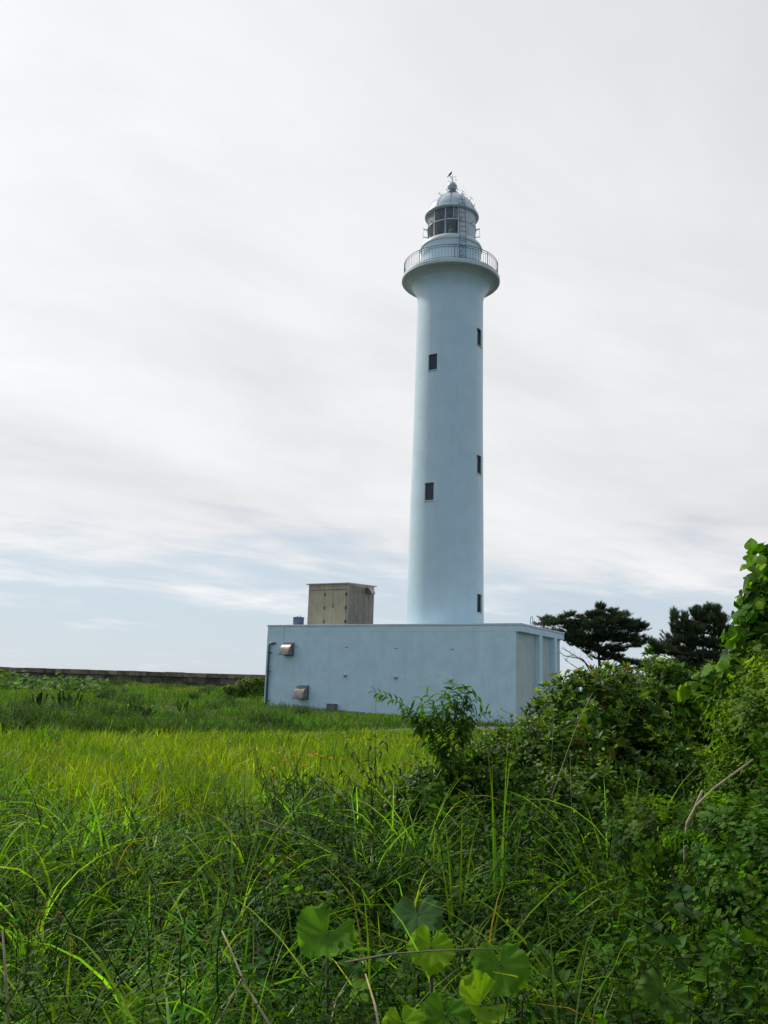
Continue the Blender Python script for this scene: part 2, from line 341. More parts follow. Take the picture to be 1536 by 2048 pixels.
for (x, y) in ((691, 1350), (792, 1353.5), (902, 1359)):
    u_, z_ = fuv(x, y); b = Bag()
    pr = [(0.085, 0), (0.085, 0.03), (0.075, 0.065), (0.05, 0.095), (0.001, 0.11)]; bb = Bag(); bb.lathe(pr, 20)
    V = bb.v[0]; V2 = np.stack([V[:, 0] + u_, -V[:, 2], V[:, 1] + z_], -1); b.add(ob(V2), q=bb.q[0])
    k_ = b.build('vent_cap', M['white2'], bl, True)
    b = Bag(); b.box(u_ - 0.05, u_ + 0.05, -0.10, -0.02, z_ - 0.09, z_ - 0.055, ob); b.build('louvre', M['dark'], k_)
ua, za = fuv(659.5, 1408); ub_, zb2 = fuv(674.5, 1424)
b = Bag(); b.box(ua, ub_, -0.3, 0, zb2 - 0.15, za, ob); k_ = b.build('wall_box', M['box'], bl, bevel=0.01)
b = Bag(); b.box(ua - 0.02, ub_ + 0.02, -0.32, 0, za, za + 0.02, ob); b.build('lid', M['steel'], k_)
b = Bag(); b.box(-2.9, -0.02, -0.45, -0.004, -0.1, 0.30, ob); b.build('plinth', M['concrete'], bl, bevel=0.02)
# roof ladder loops behind the right parapet
for (x, y, v_) in ((1063, 1240, 1.7), (1084, 1243, 3.1)):
    P = at(x, y, (O + v_ * vv)[1]); u_ = (P - O) @ uu; pts = []
    u_ = -0.12; h = 0.42 if v_ < 2 else 0.38
    for a in np.linspace(0, math.pi, 9): pts.append((u_, v_ - 0.15 * math.cos(a), ZT + h - 0.15 + 0.15 * math.sin(a)))
    pts = [(u_, v_ - 0.15, ZT - 0.02)] + pts + [(u_, v_ + 0.15, ZT - 0.02)]
    b = Bag(); b.tube(ob(np.array(pts)), 0.018, 8); b.build('roof_handrail', M['white2'] if v_ < 2 else M['rust'], bl, True)

# ------------------------------------------------------------------ roof shed and tank
vs = 1.5; ur, zr = fuv(697.5, 1167.5, vs); ul, _ = fuv(618, 1168, vs)
SD = 2.62; sh = thing('equipment_shed', 'weathered beige metal equipment cabinet with double doors standing on the flat roof', 'shed', tuple(bf((ur, vs, ZT))[0]))
so_ = bf((ur, vs, ZT))[0]
def sf(v): return bf(v) - so_
b = Bag(); b.box(ul, ur, vs, vs + SD, ZT + 0.06, zr, sf); b.build('body', M['shed'], sh, bevel=0.01)
b = Bag(); b.box(ul + 0.1, ur - 0.1, vs + 0.1, vs + SD - 0.1, ZT, ZT + 0.06, sf); b.build('base', M['concrete'], sh)
V = np.array([(ul - 0.10, vs - 0.10, zr), (ur + 0.10, vs - 0.10, zr), (ul - 0.10, vs + SD + 0.1, zr + 0.14), (ur + 0.10, vs + SD + 0.1, zr + 0.14)])
V = np.vstack([V, V + (0, 0, 0.05)]); b = Bag(); b.add(sf(V), q=[(0, 2, 3, 1), (4, 5, 7, 6), (0, 1, 5, 4), (2, 6, 7, 3), (0, 4, 6, 2), (1, 3, 7, 5)]); b.build('roof', M['shed'], sh)
V = np.array([(ur - 0.02, vs + 0.01, zr - 0.02), (ur, vs + 0.01, zr - 0.02), (ur - 0.02, vs + SD, zr - 0.02), (ur, vs + SD, zr - 0.02), (ur - 0.02, vs + 0.01, zr), (ur, vs + 0.01, zr), (ur - 0.02, vs + SD, zr + 0.13), (ur, vs + SD, zr + 0.13)])
b = Bag(); b.add(sf(V), q=[(0, 2, 3, 1), (4, 5, 7, 6), (0, 1, 5, 4), (2, 6, 7, 3), (0, 4, 6, 2), (1, 3, 7, 5)]); b.build('gable', M['shed'], sh)
b = Bag(); b.box(ur, ur + 0.008, vs + 0.03, vs + SD - 0.02, ZT + 0.07, zr - 0.03, sf); b.build('side_shade_sheet', M['sideshade'], sh)  # thin sheet added to darken the right face as shade would
# side wall seams on the right face
for k_ in range(1, 5):
    v_ = vs + SD * k_ / 5; b = Bag(); b.box(ur, ur + 0.02, v_ - 0.02, v_ + 0.02, ZT + 0.08, zr - 0.03, sf); b.build('seam', M['sideshade'], sh)
for e_ in (ur - 0.02,):
    b = Bag(); b.box(e_ - 0.03, e_ + 0.03, vs - 0.012, vs + 0.03, ZT + 0.06, zr - 0.01, sf); b.build('corner_trim', M['steel'], sh)
dx = [fuv(650.5, 1200, vs)[0], fuv(666, 1200, vs)[0], fuv(692.5, 1200, vs)[0]]; _, dzt = fuv(670, 1181, vs); dzb = ZT + 0.12
for a in range(2):
    b = Bag(); b.box(dx[a] + 0.008, dx[a + 1] - 0.008, vs - 0.035, vs, dzb, dzt, sf); d_ = b.build('door', M['shed'], sh, bevel=0.006)
    hx = dx[0] if a == 0 else dx[2]
    for y in (1189, 1216, 1243):
        _, hz = fuv(670, y, vs); b = Bag(); b.box(hx - 0.035, hx + 0.035, vs - 0.05, vs - 0.005, hz - 0.07, hz + 0.07, sf); b.build('hinge', M['dark'], d_)
    if a:
        _, hz = fuv(666, 1219, vs); b = Bag(); bb = Bag(); bb.lathe([(0.001, 0.03), (0.085, 0.03), (0.085, 0)], 16); V_ = bb.v[0]
        b.add(sf(np.stack([V_[:, 0] + dx[1] - 0.02, vs - 0.035 - V_[:, 2], V_[:, 1] + hz], -1)), q=bb.q[0]); b.build('lock_plate', M['white2'], d_)
        b = Bag(); b.box(dx[1] - 0.05, dx[1] + 0.01, vs - 0.085, vs - 0.065, hz - 0.03, hz + 0.03, sf); b.build('lock', M['dark'], d_)
        b = Bag(); b.box(dx[1] + 0.03, dx[1] + 0.06, vs - 0.07, vs - 0.035, hz + 0.1, hz + 0.3, sf); b.build('handle', M['steel'], d_)
b = Bag(); b.box(ul + 0.05, ur - 0.05, vs - 0.008, vs, dzt + 0.03, dzt + 0.05, sf)
for a in range(9):
    x = ul + 0.12 + a * (ur - ul - 0.24) / 8; b.box(x - 0.012, x + 0.012, vs - 0.014, vs, zr - 0.12, zr - 0.096, sf)
b.build('rivet_strip', M['dark'], sh)
# side hood on right face
P = onplane(735, 1178, O + ur * uu, uu); hv = (P - O) @ vv; hz = P[2] + 0.05; b = Bag(); V = []; n = 8
for a in range(n + 1):
    t = a / n * math.pi / 2; V += [(ur + 0.34 * math.sin(t), hv - 0.22, hz - 0.3 + 0.3 * math.cos(t)), (ur + 0.34 * math.sin(t), hv + 0.22, hz - 0.3 + 0.3 * math.cos(t))]
b.add(sf(np.array(V)), q=[(2 * a, 2 * a + 1, 2 * a + 3, 2 * a + 2) for a in range(n)])
for s_ in (0, 1): b.add(sf(np.array([(ur, V[s_][1], hz - 0.3)] + [V[2 * a + s_] for a in range(n + 1)])), t=[(0, a + 1, a + 2) for a in range(n)])
b.build('vent_hood', M['steel'], sh)

ut, _ = fuv(597, 1240, 1.0); to = bf((ut, 1.0, ZT))[0]; _, tz = fuv(597, 1234.5, 1.0); th_ = tz - ZT
tk = thing('roof_tank', 'small round blue grey tank on the left end of the roof', 'tank', tuple(to))
b = Bag(); b.lathe([(0.001, 0), (0.27, 0), (0.27, th_ - 0.04)], 32); b.build('body', M['tank'], tk, True)
b = Bag(); b.lathe([(0.285, th_ - 0.05), (0.285, th_ - 0.01), (0.27, th_), (0.001, th_ + 0.02)], 32); b.build('lid', M['tank'], tk)
for a in (0.6, 3.6):
    b = Bag(); b.tube([(0.18 * math.sin(a), -0.18 * math.cos(a), th_), (0.18 * math.sin(a), -0.18 * math.cos(a), th_ + 0.07)], 0.025, 8); b.build('bolt', M['steel'], tk)

# ------------------------------------------------------------------ lighthouse
AX, AY = 3.09, 44.6
P_ = at(889.4, 1245, AY); AX = float(P_[0])
lh = thing('lighthouse', 'tall slender white round lighthouse tower with a railed gallery and glazed lantern under a dome', 'lighthouse', (AX, AY, 0))
FN = math.atan2(-(nn[0]), -nn[1]); FN = -FN     # azimuth of the building front, measured like lathe angles (0 = towards -Y)
FN = math.atan2(nn[0], -nn[1])
rprof = [(0.3, 1.97), (4.88, 1.865), (9.3, 1.81), (14.67, 1.73), (20.3, 1.685), (21.1, 1.68)]
def tr(z): return np.interp(z, [a[0] for a in rprof], [a[1] for a in rprof])
faz = math.atan2(0 - AX, AY)                         # azimuth of the viewer (0 = -Y, positive = +X)
wins = []
for cx, y0, y1, az in ((866.5, 708, 740, FN - R_(4)), (858.5, 965, 1001, FN - R_(4)), (959.5, 658, 692, FN + R_(86)), (957.5, 911, 947, FN + R_(86)), (957, 1188, 1225, FN + R_(86))):
    z = 15
    for _ in range(5):
        r = tr(z); yy = AY - r * math.cos(az); z = (at(cx, y0, yy)[2] + at(cx, y1, yy)[2]) / 2
    zt_, zb_ = at(cx, y0, yy)[2], at(cx, y1, yy)[2]
    x_ = AX + r * math.sin(az); wins.append((az, zb_, zt_))
    print('win', round(math.degrees(az)), round(zb_, 2), round(zt_, 2), 'px', proj((x_, yy, z))[0], 'want', cx)
WH = 0.245
angs = list(np.arange(96) * 2 * math.pi / 96); zs = list(np.concatenate([np.linspace(0.3, 21.1, 30)]))
for az, a, c in wins: angs += [(az - WH / tr(a)) % (2 * math.pi), (az + WH / tr(a)) % (2 * math.pi)]; zs += [a, c]
angs = np.array(sorted(set(np.round(angs, 5)))); zs = np.array(sorted(set(np.round(zs, 4))))
keep = np.ones(len(angs), bool)
edge = set(np.round([(az + s_ * WH / tr(a)) % (2 * math.pi) for az, a, c in wins for s_ in (-1, 1)], 5))
for i_ in range(len(angs)):                        # drop regular columns that crowd a window edge
    if angs[i_] not in edge and min(abs(angs[i_] - e_) for e_ in edge) < 0.012: keep[i_] = False
angs = angs[keep]; na = len(angs)
b = Bag(); RR = tr(zs); V = np.stack([RR[:, None] * np.sin(angs), -RR[:, None] * np.cos(angs), np.repeat(zs[:, None], na, 1)], -1)
q = []
for a in range(len(zs) - 1):
    zm = (zs[a] + zs[a + 1]) / 2
    for c in range(na):
        am = angs[c] + ((angs[(c + 1) % na] - angs[c]) % (2 * math.pi)) / 2
        if any(z0 < zm < z1 and abs((am - az + math.pi) % (2 * math.pi) - math.pi) < WH / tr(z0) for az, z0, z1 in wins): continue
        q.append((a * na + c, a * na + (c + 1) % na, (a + 1) * na + (c + 1) % na, (a + 1) * na + c))
b.add(V, q=q); b.build('tower', M['white'], lh, True)
for az, z0, z1 in wins:
    r0 = tr(z0); ca, sa = math.cos(az), math.sin(az); rad = np.array([sa, -ca, 0]); tan = np.array([ca, sa, 0])
    def wf(v, rad=rad, tan=tan): v = np.atleast_2d(v); return v[:, :1] * tan + v[:, 1:2] * rad + v[:, 2:] * np.array([0, 0, 1.0])
    r1 = r0 - 0.03; ri = r0 - 0.20
    b = Bag(); b.box(-WH - 0.02, -WH + 0.012, ri, r1, z0, z1, wf); b.box(WH - 0.012, WH + 0.02, ri, r1, z0, z1, wf); b.box(-WH, WH, ri, r1, z1 - 0.012, z1 + 0.03, wf); b.box(-WH, WH, ri, r1 + 0.015, z0 - 0.04, z0 + 0.012, wf)
    wn = b.build('window', M['cream'], lh)
    b = Bag()
    for x0, x1, c0, c1 in ((-WH + .012, -WH + .04, z0 + .012, z1 - .012), (WH - .04, WH - .012, z0 + .012, z1 - .012), (-WH + .04, WH - .04, z0 + .012, z0 + .05), (-WH + .04, WH - .04, z1 - .04, z1 - .012)): b.box(x0, x1, r1 - .10, r1 - .05, c0, c1, wf)
    b.build('frame', M['frame'], wn)
    b = Bag(); b.box(-WH, WH, r1 - .14, r1 - .085, z0, z1, wf); b.build('pane', M['pane'], wn)
    b = Bag(); b.box(-WH - .03, WH + .03, r0 - .06, r0 + .03, z0 - .045, z0 - .005, wf); b.build('sill', M['white2'], wn, bevel=.01)

# gallery: coved corbel and slab
ZS = 22.49
cov_ = [(1.68, 21.1)] + [(1.68 + 0.80 * (1 - math.cos(t)) ** 1.0, 21.15 + 1.10 * math.sin(t)) for t in np.linspace(0.12, math.pi / 2, 12)]
cov_ += [(2.50, 22.27), (2.52, 22.29)]
b = Bag(); b.lathe(cov_[:8], 128); b.build('corbel', M['white'], lh, True)
b = Bag(); b.lathe(cov_[7:], 128); b.build('soffit', M['under'], lh, True)  # upper cove, in the colour that imitates grass bounce light
b = Bag(); b.lathe([(2.52, 22.29), (2.52, 22.45), (2.50, ZS), (0.5, ZS + 0.02)], 128); b.build('gallery_deck', M['white2'], lh)
zrt = at(900, 488.5, AY - 2.41)[2]; zr2 = at(900, 492.5, AY - 2.41)[2]; zrb = at(900, 519, AY - 2.41)[2]; print('rail', zrt, zr2, zrb)
if zrb < ZS + 0.05: zrb = ZS + 0.08
rl = Bag(); th = np.linspace(0, 2 * math.pi, 97)
def ring(bag, r, z, rad, n=6):
    th = np.linspace(0, 2 * math.pi, 97); bag.tube(np.stack([r * np.sin(th), -r * np.cos(th), np.full(97, z)], -1), rad, n, cap=False)
ring(rl, 2.41, zrt, 0.018); ra = rl.build('railing', M['rail'], lh, True)
b = Bag(); ring(b, 2.41, zr2, 0.012); b.build('mid_rail', M['rail'], ra, True)
b = Bag(); ring(b, 2.41, zrb, 0.014); b.build('bottom_rail', M['rail'], ra, True)
NB = 96; bm_ = None
for a in range(NB):
    t = 2 * math.pi * a / NB; x, y = 2.41 * math.sin(t), -2.41 * math.cos(t)
    if a % 12 == 0:
        b = Bag(); b.tube([(x, y, ZS - 0.02), (x, y, zrt)], 0.02, 6); b.build('rail_post', M['rail'], ra)
    else:
        if bm_ is None:
            b = Bag(); b.tube([(0, 0, zrb), (0, 0, zr2)], 0.0085, 5); o_ = b.build('baluster', M['rail'], ra); bm_ = o_.data
        else: o_ = link('baluster', bm_, ra)
        o_.location = (x, y, 0)
# lantern base drum and its moulded cap
b = Bag(); b.lathe([(1.47, ZS), (1.47, 23.45), (1.50, 23.62), (1.54, 23.68), (1.54, 24.0)], 96); b.build('lantern_drum', M['white'], lh, True)
b = Bag(); b.lathe([(1.54, 24.0), (1.60, 24.03), (1.61, 24.08), (1.60, 24.14), (1.54, 24.25), (1.45, 24.34), (1.33, 24.41), (1.20, 24.43)], 96); b.build('lantern_ledge', M['white2'], lh, True)
ZG0, ZG1, ZM, RG = 24.42, 25.92, 25.22, 1.26
step = R_(31.2); m0 = faz + R_(-14.6)
maz = [m0 + k_ * 2 * math.pi / 12 for k_ in range(12)]
def cyl_box(bag, a0, a1, z0, z1, r0, r1, n=6):
    th = np.linspace(a0, a1, n + 1); V = []
    for r, z in ((r0, z0), (r1, z0), (r1, z1), (r0, z1)): V.append(np.stack([r * np.sin(th), -r * np.cos(th), np.full(n + 1, z)], -1))
    V = np.concatenate(V); k = n + 1; q = []
    for s_ in range(4):
        for a in range(n): q.append((s_ * k + a, s_ * k + a + 1, ((s_ + 1) % 4) * k + a + 1, ((s_ + 1) % 4) * k + a))
    q += [(0, k, 2 * k, 3 * k), (n, 3 * k + n, 2 * k + n, k + n)]; bag.add(V, q=q)
lr = Bag(); cyl_box(lr, 0, 2 * math.pi, ZM - 0.03, ZM + 0.03, RG - 0.03, RG + 0.025, 96); lan = lr.build('lantern_room', M['white2'], lh)
b = Bag(); cyl_box(b, 0, 2 * math.pi, ZG1 - 0.05, ZG1 + 0.05, RG - 0.03, RG + 0.03, 96); b.build('head_ring', M['white2'], lan)
for a in maz:
    b = Bag(); cyl_box(b, a - 0.02, a + 0.02, ZG0 - 0.02, ZG1, RG - 0.035, RG + 0.02, 2); b.build('mullion', M['white2'], lan)
b = Bag(); a = faz + R_(4); cyl_box(b, a - 0.013, a + 0.013, ZM, ZG1, RG - 0.03, RG + 0.012, 1); b.build('mullion', M['white2'], lan)
for k_ in range(12):
    a0, a1 = maz[k_], maz[k_] + 2 * math.pi / 12
    for z0, z1 in ((ZG0, ZM), (ZM, ZG1)):
        up = z0 > ZG0 + 0.1
        m_ = {0: 'glass', 11: 'glass', 10: 'frost' if up else 'glass', 9: 'glass' }.get(k_, 'blind')
        if k_ in (6, 7, 8) : m_ = 'dark' if (up or k_ == 6) else ('glass' if k_ == 8 else 'dark')
        if k_ in (4, 5): m_ = 'dark'
        b = Bag(); cyl_box(b, a0 + 0.02, a1 - 0.02, z0 + 0.02, z1 - 0.02, RG - 0.012, RG - 0.004, 6); b.build('glass_pane' if m_ in ('glass', 'frost') else 'blind_panel', M[m_], lan)
        if m_ == 'blind':
            b = Bag(); cyl_box(b, a0 + 0.02, a1 - 0.02, z0 + 0.02, z1 - 0.02, RG - 0.05, RG - 0.03, 6); b.build('blind_lining', M['dark'], lan)
# torn white sheet in the upper pane, left of the ladder
a0 = faz + R_(6); a1 = faz + R_(15); b = Bag(); zt0 = ZM + 0.06; rows = 12; V = []
for i_ in range(rows + 1):
    z = zt0 + (ZG1 - 0.06 - zt0) * i_ / rows; o1 = a0 + R_(4.5) * (0.5 + 0.5 * math.sin(i_ * 1.1 + 0.6)) * (1 - i_ / rows * 0.6)
    V += [((RG - .04) * math.sin(o1), -(RG - .04) * math.cos(o1), z), ((RG - .03) * math.sin(a1), -(RG - .03) * math.cos(a1), z)]
b.add(V, q=[(2 * i_, 2 * i_ + 1, 2 * i_ + 3, 2 * i_ + 2) for i_ in range(rows)]); b.build('torn_sheet', M['blind'], lan)
# optic
b = Bag(); pr = []
for i_ in range(22):
    z = 24.55 + i_ * 0.045; r = 0.50 * math.sin(math.pi * (0.12 + 0.76 * i_ / 21)) ** 0.6; pr += [(r - 0.03, z), (r, z + 0.022)]
b.lathe(pr, 40); op = b.build('optic', M['lens'], lan)
b = Bag(); b.lathe([(0.001, 24.4), (0.42, 24.4), (0.46, 24.52), (0.30, 24.56), (0.001, 24.56)], 32); b.build('lens_table', M['brass'], op)
b = Bag(); b.lathe([(0.001, 24.7), (0.13, 24.75), (0.16, 24.95), (0.13, 25.15), (0.001, 25.2)], 24, o=(-0.05, -0.52, 0)); b.build('bullseye', M['brass'], op, True)
# eave and dome
b = Bag(); b.lathe([(1.22, 25.93), (1.30, 25.88), (1.40, 25.90), (1.415, 25.95), (1.40, 26.02), (1.33, 26.08)], 96); b.build('eave_ring', M['dome'], lh, True)
dp = [(1.33, 26.08), (1.30, 26.20), (1.22, 26.38), (1.10, 26.57), (0.96, 26.74), (0.80, 26.90), (0.62, 27.06), (0.44, 27.18), (0.36, 27.22)]
b = Bag(); b.lathe(dp, 96); dm = b.build('dome', M['dome'], lh, True)
for k_ in range(12):
    a = maz[k_] + R_(10); P = np.array([(r * math.sin(a) * 1.003, -r * math.cos(a) * 1.003, z + 0.003) for r, z in dp]); b = Bag(); b.tube(P, 0.013, 5); b.build('seam', M['rail'], dm)
b = Bag(); b.lathe([(0.36, 27.20), (0.385, 27.23), (0.33, 27.32), (0.22, 27.44), (0.17, 27.52), (0.17, 27.58)], 48); b.build('ventilator_neck', M['rail'], lh, True)
b = Bag(); b.lathe([(0.17, 27.54), (0.235, 27.62), (0.25, 27.70), (0.25, 27.76), (0.22, 27.87), (0.14, 27.96), (0.03, 28.0), (0.001, 28.0)], 40); vb = b.build('ventilator_ball', M['dome'], lh, True)
b = Bag()
for k_ in range(18):
    a = 2 * math.pi * k_ / 18; cyl_box(b, a - 0.05, a + 0.05, 27.66, 27.74, 0.245, 0.2535, 1)
b.build('vent_slot', M['dark'], vb)
# grab loops on the dome
def loop(az, z, r, s=0.085):
    rad = np.array([math.sin(az), -math.cos(az), 0]); tan = np.array([math.cos(az), math.sin(az), 0]); upv = np.array([0, 0, 1.0]); out_ = rad * 0.6 + upv * 0.8
    b = Bag(); base = rad * r + upv * z
    b.tube([base, base + out_ * 0.13], 0.012, 5)
    for s_ in (-1, 1):
        b.tube([base + out_ * 0.13 + tan * s_ * s * (1 - math.cos(t)) + out_ * (math.sin(t)) * 0.05 for t in np.linspace(0, 2.6, 7)], 0.010, 5)
    return b.build('grab_hook', M['rail'], dm)
for k_ in range(9): loop(maz[k_] + R_(14 + 8 * math.sin(k_ * 3)), 26.60, 1.08)
for k_ in range(7): loop(faz + R_(-160 + 51 * k_), 27.0, 0.70, 0.07)
for k_ in range(6): loop(faz + R_(-150 + 60 * k_), 27.18, 0.46, 0.05)
# side brackets and stays
for a in (faz - R_(86), faz + R_(86), faz - R_(48), faz + R_(50), faz - R_(14), faz + R_(20)):
    rad = np.array([math.sin(a), -math.cos(a), 0]); b = Bag(); far_ = abs(abs(a - faz) - R_(86)) < 0.01
    b.tube([rad * (RG + 0.0) + (0, 0, ZM), rad * (RG + 0.15) + (0, 0, ZM + 0.03), rad * (RG + 0.22) + (0, 0, ZM + 0.08)], [0.035, 0.03, 0.02], 6)
    if far_:
        b.tube([rad * (RG + 0.18) + (0, 0, ZM + 0.05), rad * (RG + 0.20) + (0, 0, ZM - 0.25), rad * (RG + 0.16) + (0, 0, ZM - 0.42)], 0.008, 4)
        b.tube([rad * (RG - 0.02) + (0, 0, ZM - 0.42), rad * (RG + 0.24) + (0, 0, ZM - 0.40)], 0.022, 6)
    b.build('bracket', M['dome'], lan)
# ladder
la = faz + R_(19.5); rad = np.array([math.sin(la), -math.cos(la), 0]); tan = np.array([math.cos(la), math.sin(la), 0])
lw = 0.165; lpath = [(1.72, ZS), (1.72, 24.2), (1.52, 25.9), (1.40, 26.3), (1.22, 26.62), (1.14, 26.64)]
rr_ = lambda z: np.interp(z, [p_[1] for p_ in lpath], [p_[0] for p_ in lpath])
b = Bag()
for s_ in (-1, 1): b.tube([rad * r + tan * s_ * lw + (0, 0, z) for r, z in lpath], 0.018, 6)
ld = b.build('ladder', M['rail'], lh, True)
z = ZS + 0.25
while z < 26.5:
    r = rr_(z); b = Bag(); b.tube([rad * r - tan * lw + (0, 0, z), rad * r + tan * lw + (0, 0, z)], 0.014, 6); b.build('rung', M['rail'], ld); z += 0.27
# small tangle of clips at the ladder foot
for z in (22.95, 23.2, 23.55):
    b = Bag(); b.tube([rad * 1.72 - tan * 0.22 + (0, 0, z - 0.1), rad * 1.74 - tan * 0.12 + (0, 0, z + 0.02), rad * 1.50 + tan * 0.16 + (0, 0, z)], 0.02, 5); b.build('clip', M['rail'], ld)
# wind vane
b = Bag(); b.tube([(0, 0, 27.98), (0, 0, 28.42)], [0.022, 0.010], 6); wv = b.build('wind_vane', M['rail'], lh)
for a in range(4):
    t = faz + R_(75) + a * math.pi / 2; e_ = np.array([math.sin(t), -math.cos(t), 0]) * 0.20; b = Bag(); b.tube([(0, 0, 28.1), e_ + (0, 0, 28.1)], 0.005, 4); b.tube([e_ + (-0.03, 0, 28.10), e_ + (0.03, 0, 28.10)], 0.02, 5); b.build('compass_arm', M['rail'], wv)
b = Bag(); b.tube([(-0.24, 0, 28.30), (0.16, 0, 28.30)], 0.007, 5); b.tube([(0.12, 0, 28.30), (0.20, 0, 28.30)], [0.03, 0.002], 5)
b.add([(-0.05, 0.003, 28.27), (-0.11, 0.003, 28.27), (-0.11, 0.003, 28.34), (-0.07, 0.003, 28.34)], q=[(0, 1, 2, 3)]); b.build('arrow', M['rail'], wv)
# perched crow
cz = 28.31; cw = thing('crow', 'small black crow perched on the wind vane at the very top of the lighthouse', 'bird', (AX - 0.16, AY, cz))
ax_ = np.array([0.66, 0.0, 0.75]); ax_ /= np.linalg.norm(ax_); sd_ = np.array([0, 1.0, 0]); nm_ = np.cross(sd_, ax_)
prof = [(-0.20, 0.008, 0.030), (-0.12, 0.012, 0.034), (-0.06, 0.024, 0.034), (0.0, 0.046, 0.046), (0.06, 0.056, 0.056), (0.11, 0.050, 0.050), (0.145, 0.036, 0.036), (0.17, 0.034, 0.033), (0.195, 0.031, 0.030), (0.215, 0.018, 0.017), (0.222, 0.010, 0.010), (0.262, 0.003, 0.002)]
b = Bag(); V = []; nq = 10
for k_, (t, h, wd) in enumerate(prof):
    bend = nm_ * (-0.0 if t < 0.14 else -0.35 * (t - 0.14))
    for a in range(nq): g = 2 * math.pi * a / nq; V.append(ax_ * t + bend + sd_ * wd * math.cos(g) + nm_ * h * math.sin(g) + (0, 0, 0.115))
b.add(V, q=[(k_ * nq + a, k_ * nq + (a + 1) % nq, (k_ + 1) * nq + (a + 1) % nq, (k_ + 1) * nq + a) for k_ in range(len(prof) - 1) for a in range(nq)])
b.build('body', M['feather'], cw, True)
for s_ in (-1, 1):
    b = Bag(); b.add([ax_ * t + sd_ * s_ * w_ + nm_ * h + (0, 0, 0.115) for t, w_, h in ((0.11, 0.045, 0.02), (0.06, 0.062, -0.02), (-0.05, 0.045, -0.02), (-0.15, 0.02, 0.0), (-0.02, 0.035, 0.03), (0.06, 0.045, 0.045))], t=[(0, 1, 5), (1, 2, 4), (1, 4, 5), (2, 3, 4)]); b.build('wing', M['feather'], cw)
    b = Bag(); b.tube([(0.0, s_ * 0.025, 0.09), (0.015, s_ * 0.025, 0.04), (0.0, s_ * 0.025, 0.0), (0.03, s_ * 0.025, -0.002)], 0.005, 4); b.build('leg', M['feather'], cw)

# ------------------------------------------------------------------ boundary wall
wz = lambda x: 2.42 + 0.0 * x
b = Bag(); x = -75.0; rw = random.Random(3)
stn = lambda k: (0.14 * k, 0.11 * k, 0.08 * k)
cw_ = Bag()
while x < 14:
    l = rw.uniform(0.55, 0.95); g = float(gz(x, 75)); dy = rw.uniform(-0.03, 0.03); k_ = rw.uniform(0.7, 1.3)
    cw_.box(x + 0.012, x + l - 0.012, 74.86 + dy, 75.56, 2.14, 2.50 + rw.uniform(-0.018, 0.018), c=(0.23 * k_, 0.18 * k_, 0.125 * k_)); x += l
for row, (z0, z1) in enumerate(((1.66, 2.13), (1.22, 1.65), (0.78, 1.21), (0.2, 0.77))):
    x = -75.0 - row * 0.4
    while x < 14:
        l = rw.uniform(0.7, 1.3); dy = rw.uniform(-0.03, 0.03); k_ = rw.uniform(0.6, 1.35)
        b.box(x + 0.01, x + l - 0.01, 74.98 + dy, 75.5, z0 + 0.006, z1 - 0.006, c=stn(k_)); x += l
b.box(-75, 14, 75.06, 75.44, 0, 2.2, c=(0.03, 0.027, 0.02))
bw = thing('boundary_wall', 'low dark stone block wall running across the far side of the meadow', 'wall', (-30, 75, 0.9))
for bg_ in (b, cw_):
    for a in range(len(bg_.v)): bg_.v[a] = bg_.v[a] - np.array([-30, 75, 0.9])
b.build('masonry', M['stone'], bw); cw_.build('coping', M['stone'], bw, bevel=0.02)

# ------------------------------------------------------------------ vegetation helpers
def nrm(a): return a / (np.linalg.norm(a, axis=-1, keepdims=True) + 1e-9)
def leaf(Ln, Wd, droop=0.25, fold=0.15, seg=4, shape=0.8, tw=0.0):
    """one leaf along +Y, face up; returns verts, quads, tris"""
    t = np.linspace(0, 1, seg + 1)[1:-1]; w = Wd * np.sin(np.pi * t ** shape) ; w = w * 0.5
    y = lambda s: Ln * s * (1 - 0.15 * droop * s); z = lambda s: -droop * Ln * s ** 2
    V = [(0, 0, 0)]
    for s_, w_ in zip(t, w): V += [(-w_, y(s_), z(s_) + fold * w_), (0, y(s_), z(s_)), (w_, y(s_), z(s_) + fold * w_)]
    V.append((0, y(1), z(1))); V = np.array(V); n = len(t); T = [(0, 2, 1), (0, 3, 2)]; Q = []
    for k in range(n - 1):
        a = 1 + 3 * k; Q += [(a, a + 1, a + 4, a + 3), (a + 1, a + 2, a + 5, a + 4)]
    a = 1 + 3 * (n - 1); e = len(V) - 1; T += [(a, a + 1, e), (a + 1, a + 2, e)]
    return V, Q, T
def rot(yaw, pitch, roll=0.0):
    cy, sy, cp, sp, cr_, sr = math.cos(yaw), math.sin(yaw), math.cos(pitch), math.sin(pitch), math.cos(roll), math.sin(roll)
    Rz = np.array([[cy, -sy, 0], [sy, cy, 0], [0, 0, 1]]); Rx = np.array([[1, 0, 0], [0, cp, -sp], [0, sp, cp]]); Ry = np.array([[cr_, 0, sr], [0, 1, 0], [-sr, 0, cr_]])
    return Rz @ Rx @ Ry
